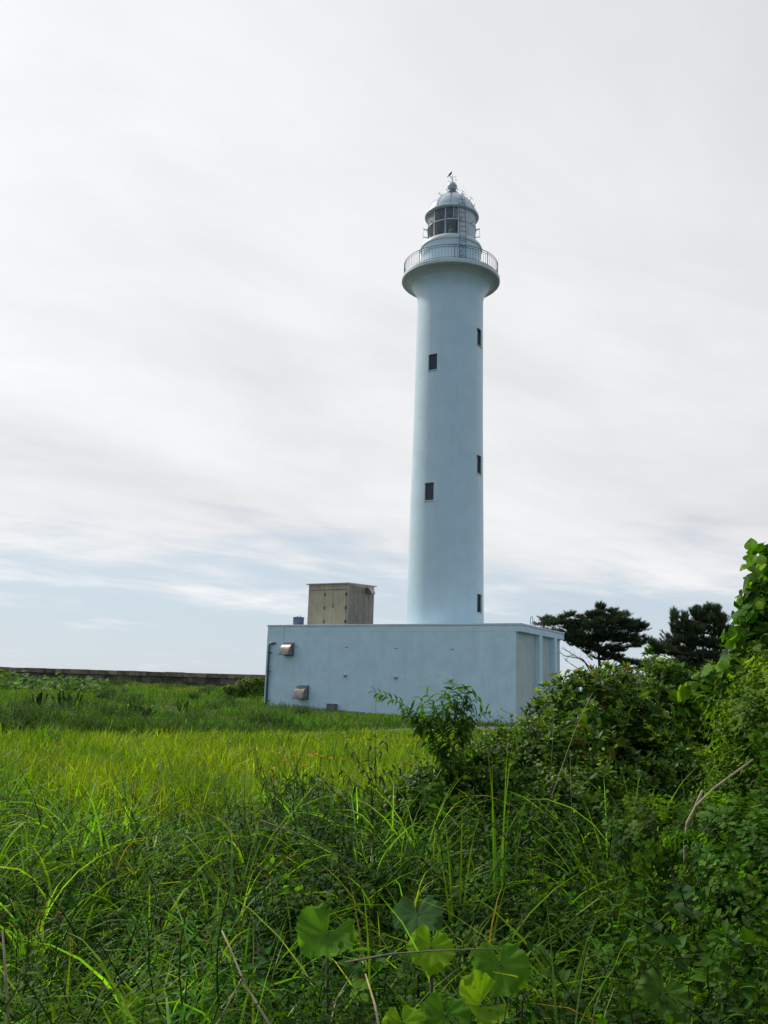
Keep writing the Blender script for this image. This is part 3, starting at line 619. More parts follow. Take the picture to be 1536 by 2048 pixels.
class Tmp:
    """a small template: many leaves with a colour factor each"""
    def __init__(s): s.b = Bag()
    def leaf(s, pos, yaw, pitch, Ln, Wd, roll=0.0, fac=None, **k):
        V, Q, T = leaf(Ln, Wd, **k); f = random.uniform(0.75, 1.3) if fac is None else fac
        tint = np.array([f * random.uniform(0.9, 1.15), f, f * random.uniform(0.8, 1.1)])
        s.b.add(V @ rot(yaw, pitch, roll).T + np.array(pos), Q, T, tint)
    def stem(s, pts, r, c=(0.8, 0.55, 0.8)): s.b.tube(pts, r, 3, c=c, cap=False)
    def arr(s):
        b = s.b; return np.vstack(b.v), (np.vstack(b.q) if b.q else np.zeros((0, 4), int)), (np.vstack(b.t) if b.t else np.zeros((0, 3), int)), np.vstack(b.c)
def place(bag, tmp, P, Rm, sc, col):
    V, Q, T, C = tmp; n = len(P); m = len(V)
    VV = np.einsum('nij,mj->nmi', Rm, V) * np.asarray(sc)[:, None, None] + P[:, None]
    off = (np.arange(n) * m)[:, None, None]
    bag.add(VV.reshape(-1, 3), (Q[None] + off).reshape(-1, 4), (T[None] + off).reshape(-1, 3), (col[:, None] * C[None]).reshape(-1, 3))
def frames(up, yaw):
    """rotation whose Z is 'up' (n,3), spun by yaw"""
    z = nrm(up); ref = np.where(np.abs(z[:, 2:3]) < 0.9, np.array([[0, 0, 1.0]]), np.array([[1.0, 0, 0]])); x = nrm(np.cross(ref, z)); y = np.cross(z, x)
    c, s = np.cos(yaw)[:, None], np.sin(yaw)[:, None]
    return np.stack([x * c + y * s, -x * s + y * c, z], -1)
def whorl(n=7, Ln=0.06, Wd=0.02, pitch=(0.2, 0.9), droop=0.25, stem=0.05, seg=4, shape=0.8):
    t = Tmp(); t.stem([(0, 0, -stem), (0, 0, 0)], 0.0022)
    for k in range(n): t.leaf((0, 0, -stem * 0.25 * random.random()), k * 2.4 + random.uniform(-.3, .3), random.uniform(*pitch), Ln * random.uniform(.7, 1.15), Wd * random.uniform(.8, 1.15), droop=droop, seg=seg, shape=shape)
    return t.arr()
def spray(n=12, H=0.25, Ln=0.05, Wd=0.02, pitch=(0.0, 0.6), droop=0.4, bend=0.1, opp=True, seg=4, shape=0.8, base=0.15, taper=0.5):
    t = Tmp(); c = lambda s: np.array([bend * s * s, 0, H * s]); t.stem([c(s) for s in np.linspace(0, 1, 5)], [0.003, .0026, .0022, .0018, .0012])
    for k in range(n):
        s = base + (1 - base) * k / n; L_ = Ln * (1 - taper * s * 0.8) * random.uniform(.8, 1.15)
        y0 = (k * 1.57 if opp else k * 2.4) + random.uniform(-.3, .3)
        for a in ((0, math.pi) if opp else (0,)): t.leaf(c(s), y0 + a, random.uniform(*pitch), L_, Wd * L_ / Ln, roll=random.uniform(-.3, .3), droop=droop, seg=seg, shape=shape)
    t.leaf(c(1), 0, 1.2, Ln * 0.6, Wd * 0.6, seg=seg); return t.arr()
def trifol(n=9, H=0.16, Ln=0.026, Wd=0.016):
    t = Tmp(); c = lambda s: np.array([0.05 * s * s, 0.02 * math.sin(5 * s), H * s]); t.stem([c(s) for s in np.linspace(0, 1, 5)], .0014)
    for k in range(n):
        s = .1 + .9 * k / n; yw = k * 2.4; p = c(s); d = np.array([-math.sin(yw), math.cos(yw), .4]) * .018
        for a in (-1.1, 0, 1.1): t.leaf(p + d, yw + a, random.uniform(-.1, .6), Ln * random.uniform(.8, 1.15), Wd, droop=.2, seg=3, shape=.8)
    return t.arr()
def blades(bag, P, head, Ln, Wd, lean, bend, seg, col, tip=None, twist=0.0, pw=1.6):
    n = len(P); s = np.linspace(0, 1, seg + 1)[None]
    th = lean[:, None] + bend[:, None] * s ** pw; dl = (Ln / seg)[:, None]
    hz_ = np.concatenate([np.zeros((n, 1)), np.cumsum(np.sin((th[:, 1:] + th[:, :-1]) / 2) * dl, 1)], 1)
    vz = np.concatenate([np.zeros((n, 1)), np.cumsum(np.cos((th[:, 1:] + th[:, :-1]) / 2) * dl, 1)], 1)
    H = np.stack([np.sin(head), np.cos(head)], -1); sway = rng.normal(0, .06, n)[:, None] * s ** 2 * Ln[:, None]
    Sd = np.stack([H[:, 1], -H[:, 0]], -1)
    c = np.stack([P[:, None, 0] + H[:, None, 0] * hz_ + Sd[:, None, 0] * sway, P[:, None, 1] + H[:, None, 1] * hz_ + Sd[:, None, 1] * sway, P[:, None, 2] + vz], -1)
    w = Wd[:, None] * np.clip(np.minimum(0.55 + 2.2 * s, 1.0) * (1 - s ** 2.2) + 0.04, 0, 1) * .5
    tw = (rng.normal(0, 0.35, n)[:, None] + rng.normal(0, 0.7, n)[:, None] * s)
    sd3 = np.stack([np.repeat(Sd[:, None, 0], seg + 1, 1), np.repeat(Sd[:, None, 1], seg + 1, 1), np.zeros((n, seg + 1))], -1)
    nm = np.stack([H[:, None, 0] * np.cos(th), H[:, None, 1] * np.cos(th), -np.sin(th)], -1)
    sdv = sd3 * np.cos(tw)[..., None] + nm * np.sin(tw)[..., None]
    V = np.stack([c - sdv * w[..., None], c + sdv * w[..., None]], 2).reshape(-1, 3)
    k = (np.arange(n) * (seg + 1) * 2)[:, None] + (np.arange(seg) * 2)[None]
    q = np.stack([k, k + 1, k + 3, k + 2], -1).reshape(-1, 4)
    tipc = col * np.array([1.12, 1.08, 0.85]) if tip is None else tip
    C = col[:, None] * (1 - s[..., None] ** 1.3) + tipc[:, None] * s[..., None] ** 1.3
    bag.add(V, q, c=np.repeat(C, 2, axis=1).reshape(-1, 3))
def scol(n, base, var=0.25, hue=0.15):
    f = np.exp(rng.normal(0, var, n))[:, None]; h = np.exp(rng.normal(0, hue, (n, 3)) * np.array([.8, .25, .8])); return np.array(base)[None] * f * h
def spread(n, y0, y1, p0, p1, pw=1.0):
    """points on the ground, denser close to the viewer, inside a fan"""
    Yd = y0 * (y1 / y0) ** (rng.random(n) ** pw); px = rng.uniform(p0, p1, n)
    d0 = (px - 768) / FPX; return np.stack([d0 * Yd * 1.0, Yd], -1)
def Wn(x, y, f=1.0, s=0.0): return np.sin(x * 1.3 * f + 1.7 + s) * np.sin(y * 1.1 * f + .6 * s) * .5 + np.sin(x * 2.9 * f + y * 2.3 * f + s * 2) * .3 + np.sin(x * .7 * f - y * 1.9 * f + 2 + s) * .3

CLEAR = [(650, 3.7, 75, 1868), (862, 3.8, 60, 1893), (1000, 3.7, 70, 1928), (950, 3.3, 65, 2010), (805, 3.25, 40, 2045), (1330, 3.6, 45, 1985), (835, 4.3, 40, 1828)]
CLEAR = [(a_, yd, w_, at(a_, py_, yd)[2]) for a_, yd, w_, py_ in CLEAR]
# ------------------------------------------------------------------ grass as ground cover
ppts = np.array([(-30, 17.0), (-14, 21.6), (-9, 23.8), (-5.1, 26.2), (1.8, 35.0), (5.8, 38.4), (12, 41)])
def path_y(x): return np.interp(x, ppts[:, 0], ppts[:, 1])
# short turf beyond the path
n = 150000; P = spread(n, 19, 76, -260, 1330, .9); x, y = P.T
ok = (y > path_y(x) + .75) & (y < 74.6); P = P[ok]
lc = (bf((0, 0, 0))[0] * 0, )
du = (P[:, 0] - O[0]) * uu[0] + (P[:, 1] - O[1]) * uu[1]; dv = (P[:, 0] - O[0]) * vv[0] + (P[:, 1] - O[1]) * vv[1]
ok = ~((du > -BL) & (du < 0) & (dv > -.03) & (dv < BD)); P = P[ok]; x, y = P.T; n = len(P)
rough = np.clip(Wn(x * .35, y * .35) + .45 + .5 * (x < -9), 0, 1.2); nearb = np.exp(-np.clip(-dv[ok], 0, 9) / 1.5) * (du[ok] > -BL) 
Ln = (.09 + .22 * rough * rng.uniform(.4, 1.2, n)) * np.where(y > 45, 1.25, 1); edge_ = np.exp(-((y - path_y(x) - 1.2) / .7) ** 2); Ln *= 1 + .6 * edge_
Pg = np.stack([x, y, gz(x, y) - .01], -1)
base = np.where((Wn(x * .5, y * .5, 1, 3) > .35)[:, None], np.array([[.095, .18, .012]]), np.array([[.062, .15, .014]]))
dark = (np.exp(-((y - path_y(x) - 1.4) / 1.1) ** 2) * .4)[:, None]; base = base * (1 - dark)
base = np.where((rng.random(n) < .06)[:, None], np.array([[.16, .13, .05]]), base)
hx = at(350, 1383, 56); dpat = np.exp(-(((x - hx[0]) / 1.7) ** 2 + ((y - 56) / 3) ** 2)); base = np.where((rng.random(n) < dpat * .6)[:, None], np.array([[.26, .13, .05]]), base)
bag = Bag(); blades(bag, Pg, rng.uniform(0, 6.28, n), Ln, rng.uniform(.5, 1, n) * (.008 + .0007 * y), rng.uniform(0, .5, n), rng.uniform(.1, 1.2, n), 2, base * scol(n, (1, 1, 1), .2, .1))
# tufts of coarse growth in the turf
tc_ = spread(2600, 21, 70, -260, 1100, .9); tc_ = tc_[Wn(tc_[:, 0] * .45, tc_[:, 1] * .45, 1, 7) > .05]; tc_ = tc_[(tc_[:, 1] > path_y(tc_[:, 0]) + 1) & ((tc_[:, 0] < -7) | (tc_[:, 1] < 37) | (tc_[:, 1] > 60))]
rep = 34; C_ = np.repeat(tc_, rep, 0) + rng.normal(0, .22, (len(tc_) * rep, 2)); n = len(C_)
du = (C_[:, 0] - O[0]) * uu[0] + (C_[:, 1] - O[1]) * uu[1]; dv = (C_[:, 0] - O[0]) * vv[0] + (C_[:, 1] - O[1]) * vv[1]; C_ = C_[~((du > -BL - .1) & (du < .3) & (dv > -.3)) & (C_[:, 1] < 74.5)]; n = len(C_); x, y = C_.T
tcol = np.repeat(scol(len(tc_), (.055, .135, .014), .4, .2), rep, 0)[:n]
blades(bag, np.stack([x, y, gz(x, y)], -1), rng.uniform(0, 6.28, n), rng.uniform(.15, .5, n), rng.uniform(.012, .035, n), rng.uniform(0, .5, n), rng.uniform(.2, 1.5, n), 3, tcol)
for n_, a_, b_ in ((45000, 1330, 2700), (20000, -1000, -260)):      # rough grass beyond both edges of the view
    P = spread(n_, 2.6, 74, a_, b_, .8); x, y = P.T; kk = .3 + .3 * np.clip(1 - y / 20, 0, 1); blades(bag, np.stack([x, y, gz(x, y)], -1), rng.uniform(0, 6.28, n_), kk * rng.uniform(.5, 1.3, n_), rng.uniform(.010, .018, n_) * (1 + y * .04), rng.uniform(0, .4, n_), rng.uniform(.2, 1.6, n_), 3, scol(n_, (.05, .125, .012), .3, .15))
tag(bag.build('turf', M['grass']), 'mown and rough green turf around the pale building and up to the stone wall', 'grass', kind='stuff')
# path: rebuild along the diagonal
bpy.data.objects.remove(bpy.data.objects['path'])
pb = Bag(); s_ = np.linspace(-6.5, 12, 120); yy = path_y(s_); yy = np.convolve(np.pad(yy, 6, 'edge'), np.ones(13) / 13, 'valid'); pv = []
for a, (x, y) in enumerate(zip(s_, yy)):
    for k in np.linspace(-.7, .7, 5) * (1 + .12 * math.sin(x * 2.1)): pv.append((x, y + k * 1.2, float(gz(x, y + k * 1.2)) + .02))
pb.add(pv, q=[(a * 5 + b_, (a + 1) * 5 + b_, (a + 1) * 5 + b_ + 1, a * 5 + b_ + 1) for a in range(119) for b_ in range(4)])
tag(pb.build('path', M['concrete'], smooth=True), kind='structure')

# tall bright meadow in front of the path
n = 150000; P = spread(n, 7.5, 36, -330, 1330, .8); x, y = P.T
pxx = 768 + FPX * x / y
ok = (y < path_y(x) - .75) & (y < 36) & (rng.random(n) < np.clip((y - 9 - 1.2 * Wn(x, y, .6, 4)) / 3.2, .05, 1)) & (rng.random(n) < np.where(pxx > 1080, .35, 1)); P = P[ok]; x, y = P.T; n = len(P)
hgt = np.clip(.50 - .013 * np.clip(y - 9, 0, 30), .14, .6) * (1 + .25 * Wn(x, y))
mc_ = scol(n, (.138, .225, .006), .34, .16); dk = Wn(x * .9, y * .55, 1, 6) > .42; mc_[dk] *= np.array([.62, .78, 1.2]); hgt[dk] *= 1.15; yel = Wn(x * .6, y * .6, 1, 5) > .2; mc_[yel] *= np.array([1.2, 1.04, .9]); lft = np.clip((-x / y - .30) * 8, 0, 1)[:, None]; mc_ = mc_ * (1 - lft * np.array([[.45, .3, -.1]]))
bag = Bag(); blades(bag, np.stack([x, y, gz(x, y) - .01], -1), rng.uniform(0, 6.28, n), hgt * rng.uniform(.45, 1.6, n), rng.uniform(.008, .020, n) * (.75 + y * .03), np.abs(rng.normal(0, .22, n)), rng.uniform(.1, 1.7, n), 4, mc_)
tag(bag.build('meadow_grass', M['grass']), 'bright yellow green knee high meadow grass between the undergrowth and the path', 'grass', kind='stuff')

# loose long blades through the foreground
n0 = 2600; P = spread(n0, 2.3, 10, -260, 1800, .9); pxx = 768 + FPX * P[:, 0] / P[:, 1]
dens = np.where(pxx < 560, 1.0, np.where(pxx < 1250, .8, .30)) * np.clip(.6 + .7 * Wn(P[:, 0] * 1.3, P[:, 1] * 1.3, 1, 2), .08, 1); P = P[rng.random(n0) < dens]
bag = Bag()
def tufts(P, rep, L0, L1, w0, w1, col, sc=.045, lean=.25, b0=.4, b1=2.3, pdry=.035, clr=.6):
    C_ = np.repeat(P, rep, 0) + rng.normal(0, sc, (len(P) * rep, 2)); n = len(C_)
    t_ = np.repeat(rng.uniform(L0, L1, len(P)), rep); tc = np.repeat(scol(len(P), col, .35, .2), rep, 0) * scol(n, (1, 1, 1), .22, .1); tc[rng.random(n) < pdry] = (.24, .17, .06)
    k = clear(C_[:, 0], C_[:, 1], clr); C_, t_, tc = C_[k], t_[k], tc[k]; n = len(C_); x, y = C_.T
    blades(bag, np.stack([x, y, gz(x, y)], -1), rng.uniform(0, 6.28, n), t_ * rng.uniform(.45, 1.1, n), rng.uniform(w0, w1, n), np.abs(rng.normal(.1, lean, n)), rng.uniform(b0, b1, n), 8, tc)
def clear(x, y, p=.8, h=9.0):
    """thin what would stand tall just in front of the big round leaves"""
    pxx = 768 + FPX * x / y; k = np.ones(len(x), bool)
    for a_, yd, w_, zc in CLEAR: k &= ~((np.abs(pxx - a_) < w_) & (y > yd - 1.3) & (y < yd + .12) & (rng.random(len(x)) < p) & (gz(x, y) + h > zc - .22 - (yd - y) * .1))
    return k
P = P[rng.random(len(P)) < np.clip(.35 + (P[:, 1] - 3) * .16, .35, 1)]; P = P[rng.random(len(P)) < .36]; P = P[Wn(P[:, 0] * 1.7, P[:, 1] * 1.7, 1, 8) > -.25]; tufts(P, 13, .4, .85, .005, .011, (.032, .088, .007))
P = spread(300, 2.8, 11, -260, 1550, .8); tufts(P, 36, .65, 1.2, .010, .019, (.105, .225, .014), sc=.022, b0=1.0, b1=2.8); P = spread(110, 3.0, 8.0, 480, 1480, .8); tufts(P, 26, 1.0, 1.4, .010, .018, (.115, .24, .022), sc=.022, b0=.8, b1=2.6)
tag(bag.build('foreground_grass', M['grass']), 'long arching wild grass blades filling the foreground', 'grass', kind='stuff')

# low leafy undergrowth: several kinds of leafy shoots
T1 = [spray(9, .22, .05, .018, droop=.5, opp=True) for _ in range(3)]; T2 = [whorl(8, .045, .018) for _ in range(3)]; T3 = [trifol(10, .15, .026, .018) for _ in range(3)]
T4 = [spray(8, .18, .05, .036, opp=False, droop=.3, shape=.65) for _ in range(2)]; T5 = [spray(22, .30, .05, .009, opp=False, droop=.35, taper=.3) for _ in range(2)]
bag = Bag()
def under(n, y0, y1, p0, p1, hmax, tmps, sc, col, hmin=.03, pw=1.0, seed=0, thr=None):
    P = spread(n, y0, y1, p0, p1, pw); x, y = P.T
    if thr is not None: k = Wn(x * 1.2, y * 1.2, 1, seed) > thr; x, y = x[k], y[k]
    n = len(x); hm = hmax(768 + FPX * x / y, y) * np.clip(1 + .45 * Wn(x * 1.6, y * 1.6, 1, seed), .25, 1.5); h = hmin + np.maximum(hm - hmin, 0) * rng.random(n) ** .7
    k = clear(x, y, .62, h); x, y, h = x[k], y[k], h[k]; n = len(x)
    up = nrm(np.stack([rng.normal(0, .5, n), rng.normal(-.15, .5, n), np.ones(n)], -1)); Rm = frames(up, rng.uniform(0, 6.28, n)); C = scol(n, col, .32, .22)
    idx = rng.integers(0, len(tmps), n)
    for k, t in enumerate(tmps):
        m_ = idx == k
        place(bag, t, np.stack([x, y, gz(x, y) + h], -1)[m_], Rm[m_], (sc * rng.uniform(.7, 1.3, n))[m_], C[m_])
def hfore(px, y): return np.interp(px, [0, 420, 600, 900, 1300, 1536], [.27, .29, .34, .36, .46, .58]) * np.interp(y, [2, 4, 7, 10], [1.5, 1.8, 1.25, 1.1])
under(3600, 2.3, 12, -200, 1780, hfore, T1, 1.0, (.027, .072, .007), seed=1, thr=-.3)
under(4200, 2.3, 8.5, -200, 1780, hfore, T2, 1.0, (.029, .080, .007), seed=2, thr=-.25)
under(3200, 2.3, 7.5, -200, 1780, hfore, T3, 1.0, (.050, .125, .008), seed=3, thr=-.1)
under(2400, 2.6, 9, -200, 1780, hfore, T4, 1.25, (.042, .110, .009), seed=4, thr=-.1)
under(900, 3, 11, -200, 1500, hfore, T5, 1.1, (.05, .12, .010), seed=6, thr=0)
under(1500, 5.2, 9.5, 440, 1150, lambda p, y: np.interp(p, [440, 600, 820, 860, 1000, 1100], [.1, .38, .45, .35, .45, .6]), T1, 1.7, (.042, .105, .012), hmin=.1, seed=5, thr=-.35)
under(900, 5.5, 9.5, 560, 1300, lambda p, y: .5 + 0 * p, T4, 1.5, (.038, .095, .010), hmin=.1, seed=8)
T6 = []
for _ in range(3):
    t = Tmp(); t.stem([(0, 0, -.2), (0, 0, 0)], .003)
    for k in range(5): t.leaf((0, 0, -.03 * k), k * 2.4, random.uniform(-.2, .5), random.uniform(.07, .11), random.uniform(.045, .065), droop=.35, seg=5, shape=.7, roll=random.uniform(-.3, .3))
    T6.append(t.arr())
under(1500, 2.8, 8, -100, 1700, hfore, T6, 1.0, (.036, .100, .009), seed=11, thr=-.1)
under(500, 6, 10, 430, 1150, lambda p, y: .42 + 0 * p, T6, 1.5, (.045, .12, .012), seed=13)
under(260, 3, 8, -100, 1500, lambda p, y: .75 + 0 * p, T5, 1.25, (.055, .14, .014), hmin=.3, seed=14)
under(420, 3.2, 7, 600, 1700, hfore, T6, 1.0, (.070, .165, .010), seed=12)
for a_, yd, w_, zc in CLEAR:                                   # leafy shoots round the stalks of the round leaves
    k_ = 90; c0 = at(a_, 1700, yd)[0]; x = c0 + rng.normal(0, .13, k_); y = yd + rng.uniform(-.42, .12, k_); g0 = gz(x, y); top = np.maximum(zc - .17 - (yd - y) * .12 - g0, .05)
    up = nrm(np.stack([rng.normal(0, .5, k_), rng.normal(-.15, .5, k_), np.ones(k_)], -1)); Fm = frames(up, rng.uniform(0, 6.28, k_)); Cc = scol(k_, (.036, .095, .009), .3, .2); PP = np.stack([x, y, g0 + top * rng.random(k_) ** .6], -1)
    for q_, t_ in enumerate((T2[0], T4[0], T3[0])): place(bag, t_, PP[q_::3], Fm[q_::3], rng.uniform(.8, 1.2, len(PP[q_::3])), Cc[q_::3])
under(1500, 2.6, 13, 1700, 2900, lambda p, y: .55 + 0 * p, T4, 1.5, (.036, .095, .009), seed=15)
tag(bag.build('undergrowth', M['leaf']), 'tangled low leafy undergrowth of many small green weeds', 'undergrowth', kind='stuff')
bag = Bag(); n = 2600; x = rng.uniform(-16, -2.5, n); y = path_y(x) + rng.uniform(-.6, 3.2, n); y = np.where(x < -7, y + rng.uniform(0, 2.5, n), y); hh = .38 * np.clip(1 + .7 * Wn(x * 1.1, y * .8, 1, 9), .1, 2) * np.clip((-2 - x) / 4, .25, 1)
up = nrm(np.stack([rng.normal(0, .4, n), rng.normal(-.2, .4, n), np.ones(n)], -1)); PP = np.stack([x, y, gz(x, y) + hh * rng.random(n) ** .7 - .05], -1); Fm = frames(up, rng.uniform(0, 6.28, n)); hc = scol(n, (.055, .13, .010), .35, .2)
mh_ = spread(75, 23, 68, -230, 640); mh_ = mh_[(mh_[:, 1] > path_y(mh_[:, 0]) + 1.2)]
du = (mh_[:, 0] - O[0]) * uu[0] + (mh_[:, 1] - O[1]) * uu[1]; dv = (mh_[:, 0] - O[0]) * vv[0] + (mh_[:, 1] - O[1]) * vv[1]; mh_ = mh_[~((du > -BL - 1.2) & (dv > -1.5))]
for mx_, my_ in mh_:
    k_ = 60; r_ = rng.uniform(.25, .7); x = mx_ + rng.normal(0, r_ * .6, k_); y = my_ + rng.normal(0, r_ * .5, k_); up = nrm(np.stack([rng.normal(0, .4, k_), rng.normal(-.2, .4, k_), np.ones(k_)], -1)); cb = np.array([(.03, .08, .012), (.07, .15, .012), (.05, .12, .02)][rng.integers(3)])
    place(bag, T1[rng.integers(3)], np.stack([x, y, gz(x, y) + r_ * .5 * rng.random(k_)], -1), frames(up, rng.uniform(0, 6.28, k_)), rng.uniform(1, 2.0, k_), scol(k_, cb, .25, .15))
for k, t_ in enumerate(T1): place(bag, t_, PP[k::3], Fm[k::3], rng.uniform(.9, 1.6, len(PP[k::3])), hc[k::3])
tag(bag.build('herb_bank', M['leaf']), 'dark low herb bank along the far edge of the bright meadow', 'ground cover', kind='stuff')
# broad-leaved creeper bank in front of the wall, far left
bag = Bag(); n = 2600; px = rng.uniform(-200, 300, n); Yd = rng.uniform(44, 72, n); x = (px - 768) / FPX * Yd; top = .42 * (1 + .6 * Wn(x * .8, Yd * .5)) * np.clip((330 - px) / 140, .1, 1)
V, Q, T = leaf(.34, .30, seg=4); up = nrm(np.stack([rng.normal(0, .5, n), rng.normal(-.4, .5, n), np.ones(n)], -1))
place(bag, (V, np.array(Q), np.array(T), np.ones((len(V), 3))), np.stack([x, Yd, gz(x, Yd) + top * rng.random(n) ** .5], -1), frames(up, rng.uniform(0, 6.28, n)), rng.uniform(.6, 1.2, n), scol(n, (.055, .13, .015), .35, .2))
tag(bag.build('creeper_bank', M['leaf']), 'low bank of broad leaved creeper growing in front of the stone wall', 'ground cover', kind='stuff')

# ------------------------------------------------------------------ bushes on the right
def bush(name, label, cat, base, lobes, n, tmps, sc, col, tipcol, up=.35, inner=.28, m='leaf_gloss', lump=.10, branches=14, tips=.3, group=None):
    Lb = [(at(a, b_, Yd), rx, ry, rz) for a, b_, Yd, rx, ry, rz in lobes]; bp = np.array([base[0], base[1], float(gz(*base))])
    t = thing(name, label, cat, tuple(bp), group); A = np.array([rx * rz + rx * ry for _, rx, ry, rz in Lb]); A /= A.sum(); fb = Bag()
    for li, (c, rx, ry, rz) in enumerate(Lb):
        k = int(n * A[li]); d = nrm(rng.normal(0, 1, (k, 3)) + np.array([0, -.25, .25])); isin = rng.random(k) < inner
        f = 1 + lump * (np.sin(d[:, 0] * 9 + li) * np.sin(d[:, 2] * 8 + 2 * li) + .6 * np.sin(d[:, 1] * 17 + d[:, 0] * 13)); f = np.where(isin, f * rng.uniform(.55, .9, k), f * rng.uniform(.88, 1.04, k))
        f = np.where(rng.random(k) < .06, f * rng.uniform(1.03, 1.2, k), f); P = c + d * np.array([rx, ry, rz]) * f[:, None]; ok = P[:, 2] > gz(P[:, 0], P[:, 1]) + .04
        for lj, (c2, a, b_, e) in enumerate(Lb):
            if lj != li: ok &= (((P - c2) / np.array([a, b_, e])) ** 2).sum(1) > .5
        P, d, isin = P[ok], d[ok], isin[ok]; k = len(P)
        o = nrm(d + np.array([0, 0, up]) + rng.normal(0, .35, (k, 3))); Rm = frames(o, rng.uniform(0, 6.28, k))
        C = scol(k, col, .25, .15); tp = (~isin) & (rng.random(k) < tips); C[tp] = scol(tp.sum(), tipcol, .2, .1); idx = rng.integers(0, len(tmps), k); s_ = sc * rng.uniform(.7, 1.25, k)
        for q_, tt in enumerate(tmps):
            m_ = idx == q_; place(fb, tt, P[m_] - bp, Rm[m_], s_[m_], C[m_])
    fb.build('foliage', M[m], t); bb = Bag()
    for k in range(branches):
        c, rx, ry, rz = Lb[k % len(Lb)]; e = c + nrm(rng.normal(0, 1, 3)) * np.array([rx, ry, rz]) * .8; e[2] = max(e[2], bp[2] + .1); st_ = bp + np.array([rng.normal(0, .12), rng.normal(0, .12), -.03]); pts = []
        for s_ in np.linspace(0, 1, 7): p = st_ * (1 - s_) + e * s_; p[2] = st_[2] + (e[2] - st_[2]) * s_ ** .7; pts.append(p + rng.normal(0, .025, 3) * (0 < s_ < 1) - bp)
        bb.tube(pts, np.linspace(.022, .006, 7), 5)
    bb.build('branches', M['bark'], t, True); return t
AZ = [whorl(9, .085, .025, pitch=(.15, 1.0)) for _ in range(3)] + [whorl(6, .07, .028, pitch=(.4, 1.1), droop=.1)]
b0 = at(1290, 1500, 10)
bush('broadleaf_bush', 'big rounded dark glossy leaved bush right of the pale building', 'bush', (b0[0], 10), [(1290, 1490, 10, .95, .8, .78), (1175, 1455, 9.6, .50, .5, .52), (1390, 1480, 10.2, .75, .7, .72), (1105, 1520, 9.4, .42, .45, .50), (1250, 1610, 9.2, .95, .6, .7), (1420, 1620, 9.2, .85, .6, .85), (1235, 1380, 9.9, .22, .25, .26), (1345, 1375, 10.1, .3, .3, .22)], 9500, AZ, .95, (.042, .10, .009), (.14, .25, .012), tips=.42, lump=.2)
# vine-covered tree mass
KZ = []
for _ in range(3):
    t = Tmp()
    for k in range(3): t.leaf((random.uniform(-.05, .05), random.uniform(-.05, .05), random.uniform(-.03, .03)), k * 2.1 + random.random(), random.uniform(-.6, .5), random.uniform(.09, .14), random.uniform(.09, .13), droop=.2, seg=6, shape=.72, roll=random.uniform(-.5, .5))
    KZ.append(t.arr())
b1 = at(1590, 1500, 9.3)
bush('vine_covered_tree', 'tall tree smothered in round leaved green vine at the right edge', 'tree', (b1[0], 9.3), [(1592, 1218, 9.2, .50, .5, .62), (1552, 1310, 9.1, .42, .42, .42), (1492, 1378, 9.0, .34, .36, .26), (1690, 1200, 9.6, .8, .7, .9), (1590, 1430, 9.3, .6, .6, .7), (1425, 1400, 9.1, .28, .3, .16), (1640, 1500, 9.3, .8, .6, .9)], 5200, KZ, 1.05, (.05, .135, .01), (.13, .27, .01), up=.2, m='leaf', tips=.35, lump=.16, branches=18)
FL = [trifol(12, .2, .034, .017) for _ in range(3)] + [spray(12, .24, .04, .013, opp=False, droop=.3) for _ in range(2)]
b2 = at(1560, 1600, 6.3)
bush('small_leaved_bush', 'tall bush of fine yellow green leaves below the vine covered tree', 'bush', (b2[0], 6.3), [(1605, 1480, 6.5, .30, .3, .34), (1620, 1560, 6.3, .45, .4, .6), (1545, 1510, 6.5, .22, .25, .3), (1520, 1650, 6.1, .26, .26, .34), (1680, 1440, 6.6, .5, .4, .5)], 2300, FL, 1.2, (.075, .17, .010), (.15, .27, .010), m='leaf', tips=.45)
RL = [trifol(11, .2, .042, .03) for _ in range(2)] + T2
b3 = at(1470, 1900, 4.6)
bush('clover_leaved_shrub', 'low shrub with rounded mid green leaves near the lower right edge', 'bush', (b3[0], 4.6), [(1480, 1760, 4.9, .26, .25, .26), (1560, 1850, 4.6, .3, .25, .38), (1330, 1700, 5.6, .26, .25, .18)], 900, RL, .8, (.045, .115, .012), (.09, .19, .012), m='leaf', tips=.4, branches=8)
b4 = at(1080, 1520, 8.4)
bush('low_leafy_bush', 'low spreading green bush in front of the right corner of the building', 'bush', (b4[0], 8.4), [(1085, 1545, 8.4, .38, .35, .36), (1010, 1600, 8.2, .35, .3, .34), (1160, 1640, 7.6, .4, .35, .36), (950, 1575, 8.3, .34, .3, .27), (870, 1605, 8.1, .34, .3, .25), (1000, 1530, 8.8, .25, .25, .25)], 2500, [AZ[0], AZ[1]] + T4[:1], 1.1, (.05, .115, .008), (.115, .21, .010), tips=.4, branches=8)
bs = at(505, 1356, 47)
bush('distant_shrub', 'small sunlit shrub peeping over the wall beside the left end of the building', 'bush', (bs[0] - .4, 50), [(507, 1376, 50, .9, .5, .52), (478, 1382, 50, .8, .5, .3)], 900, [whorl(6, .14, .07)], 1.0, (.07, .14, .02), (.16, .25, .03), m='leaf', tips=.5, branches=5)

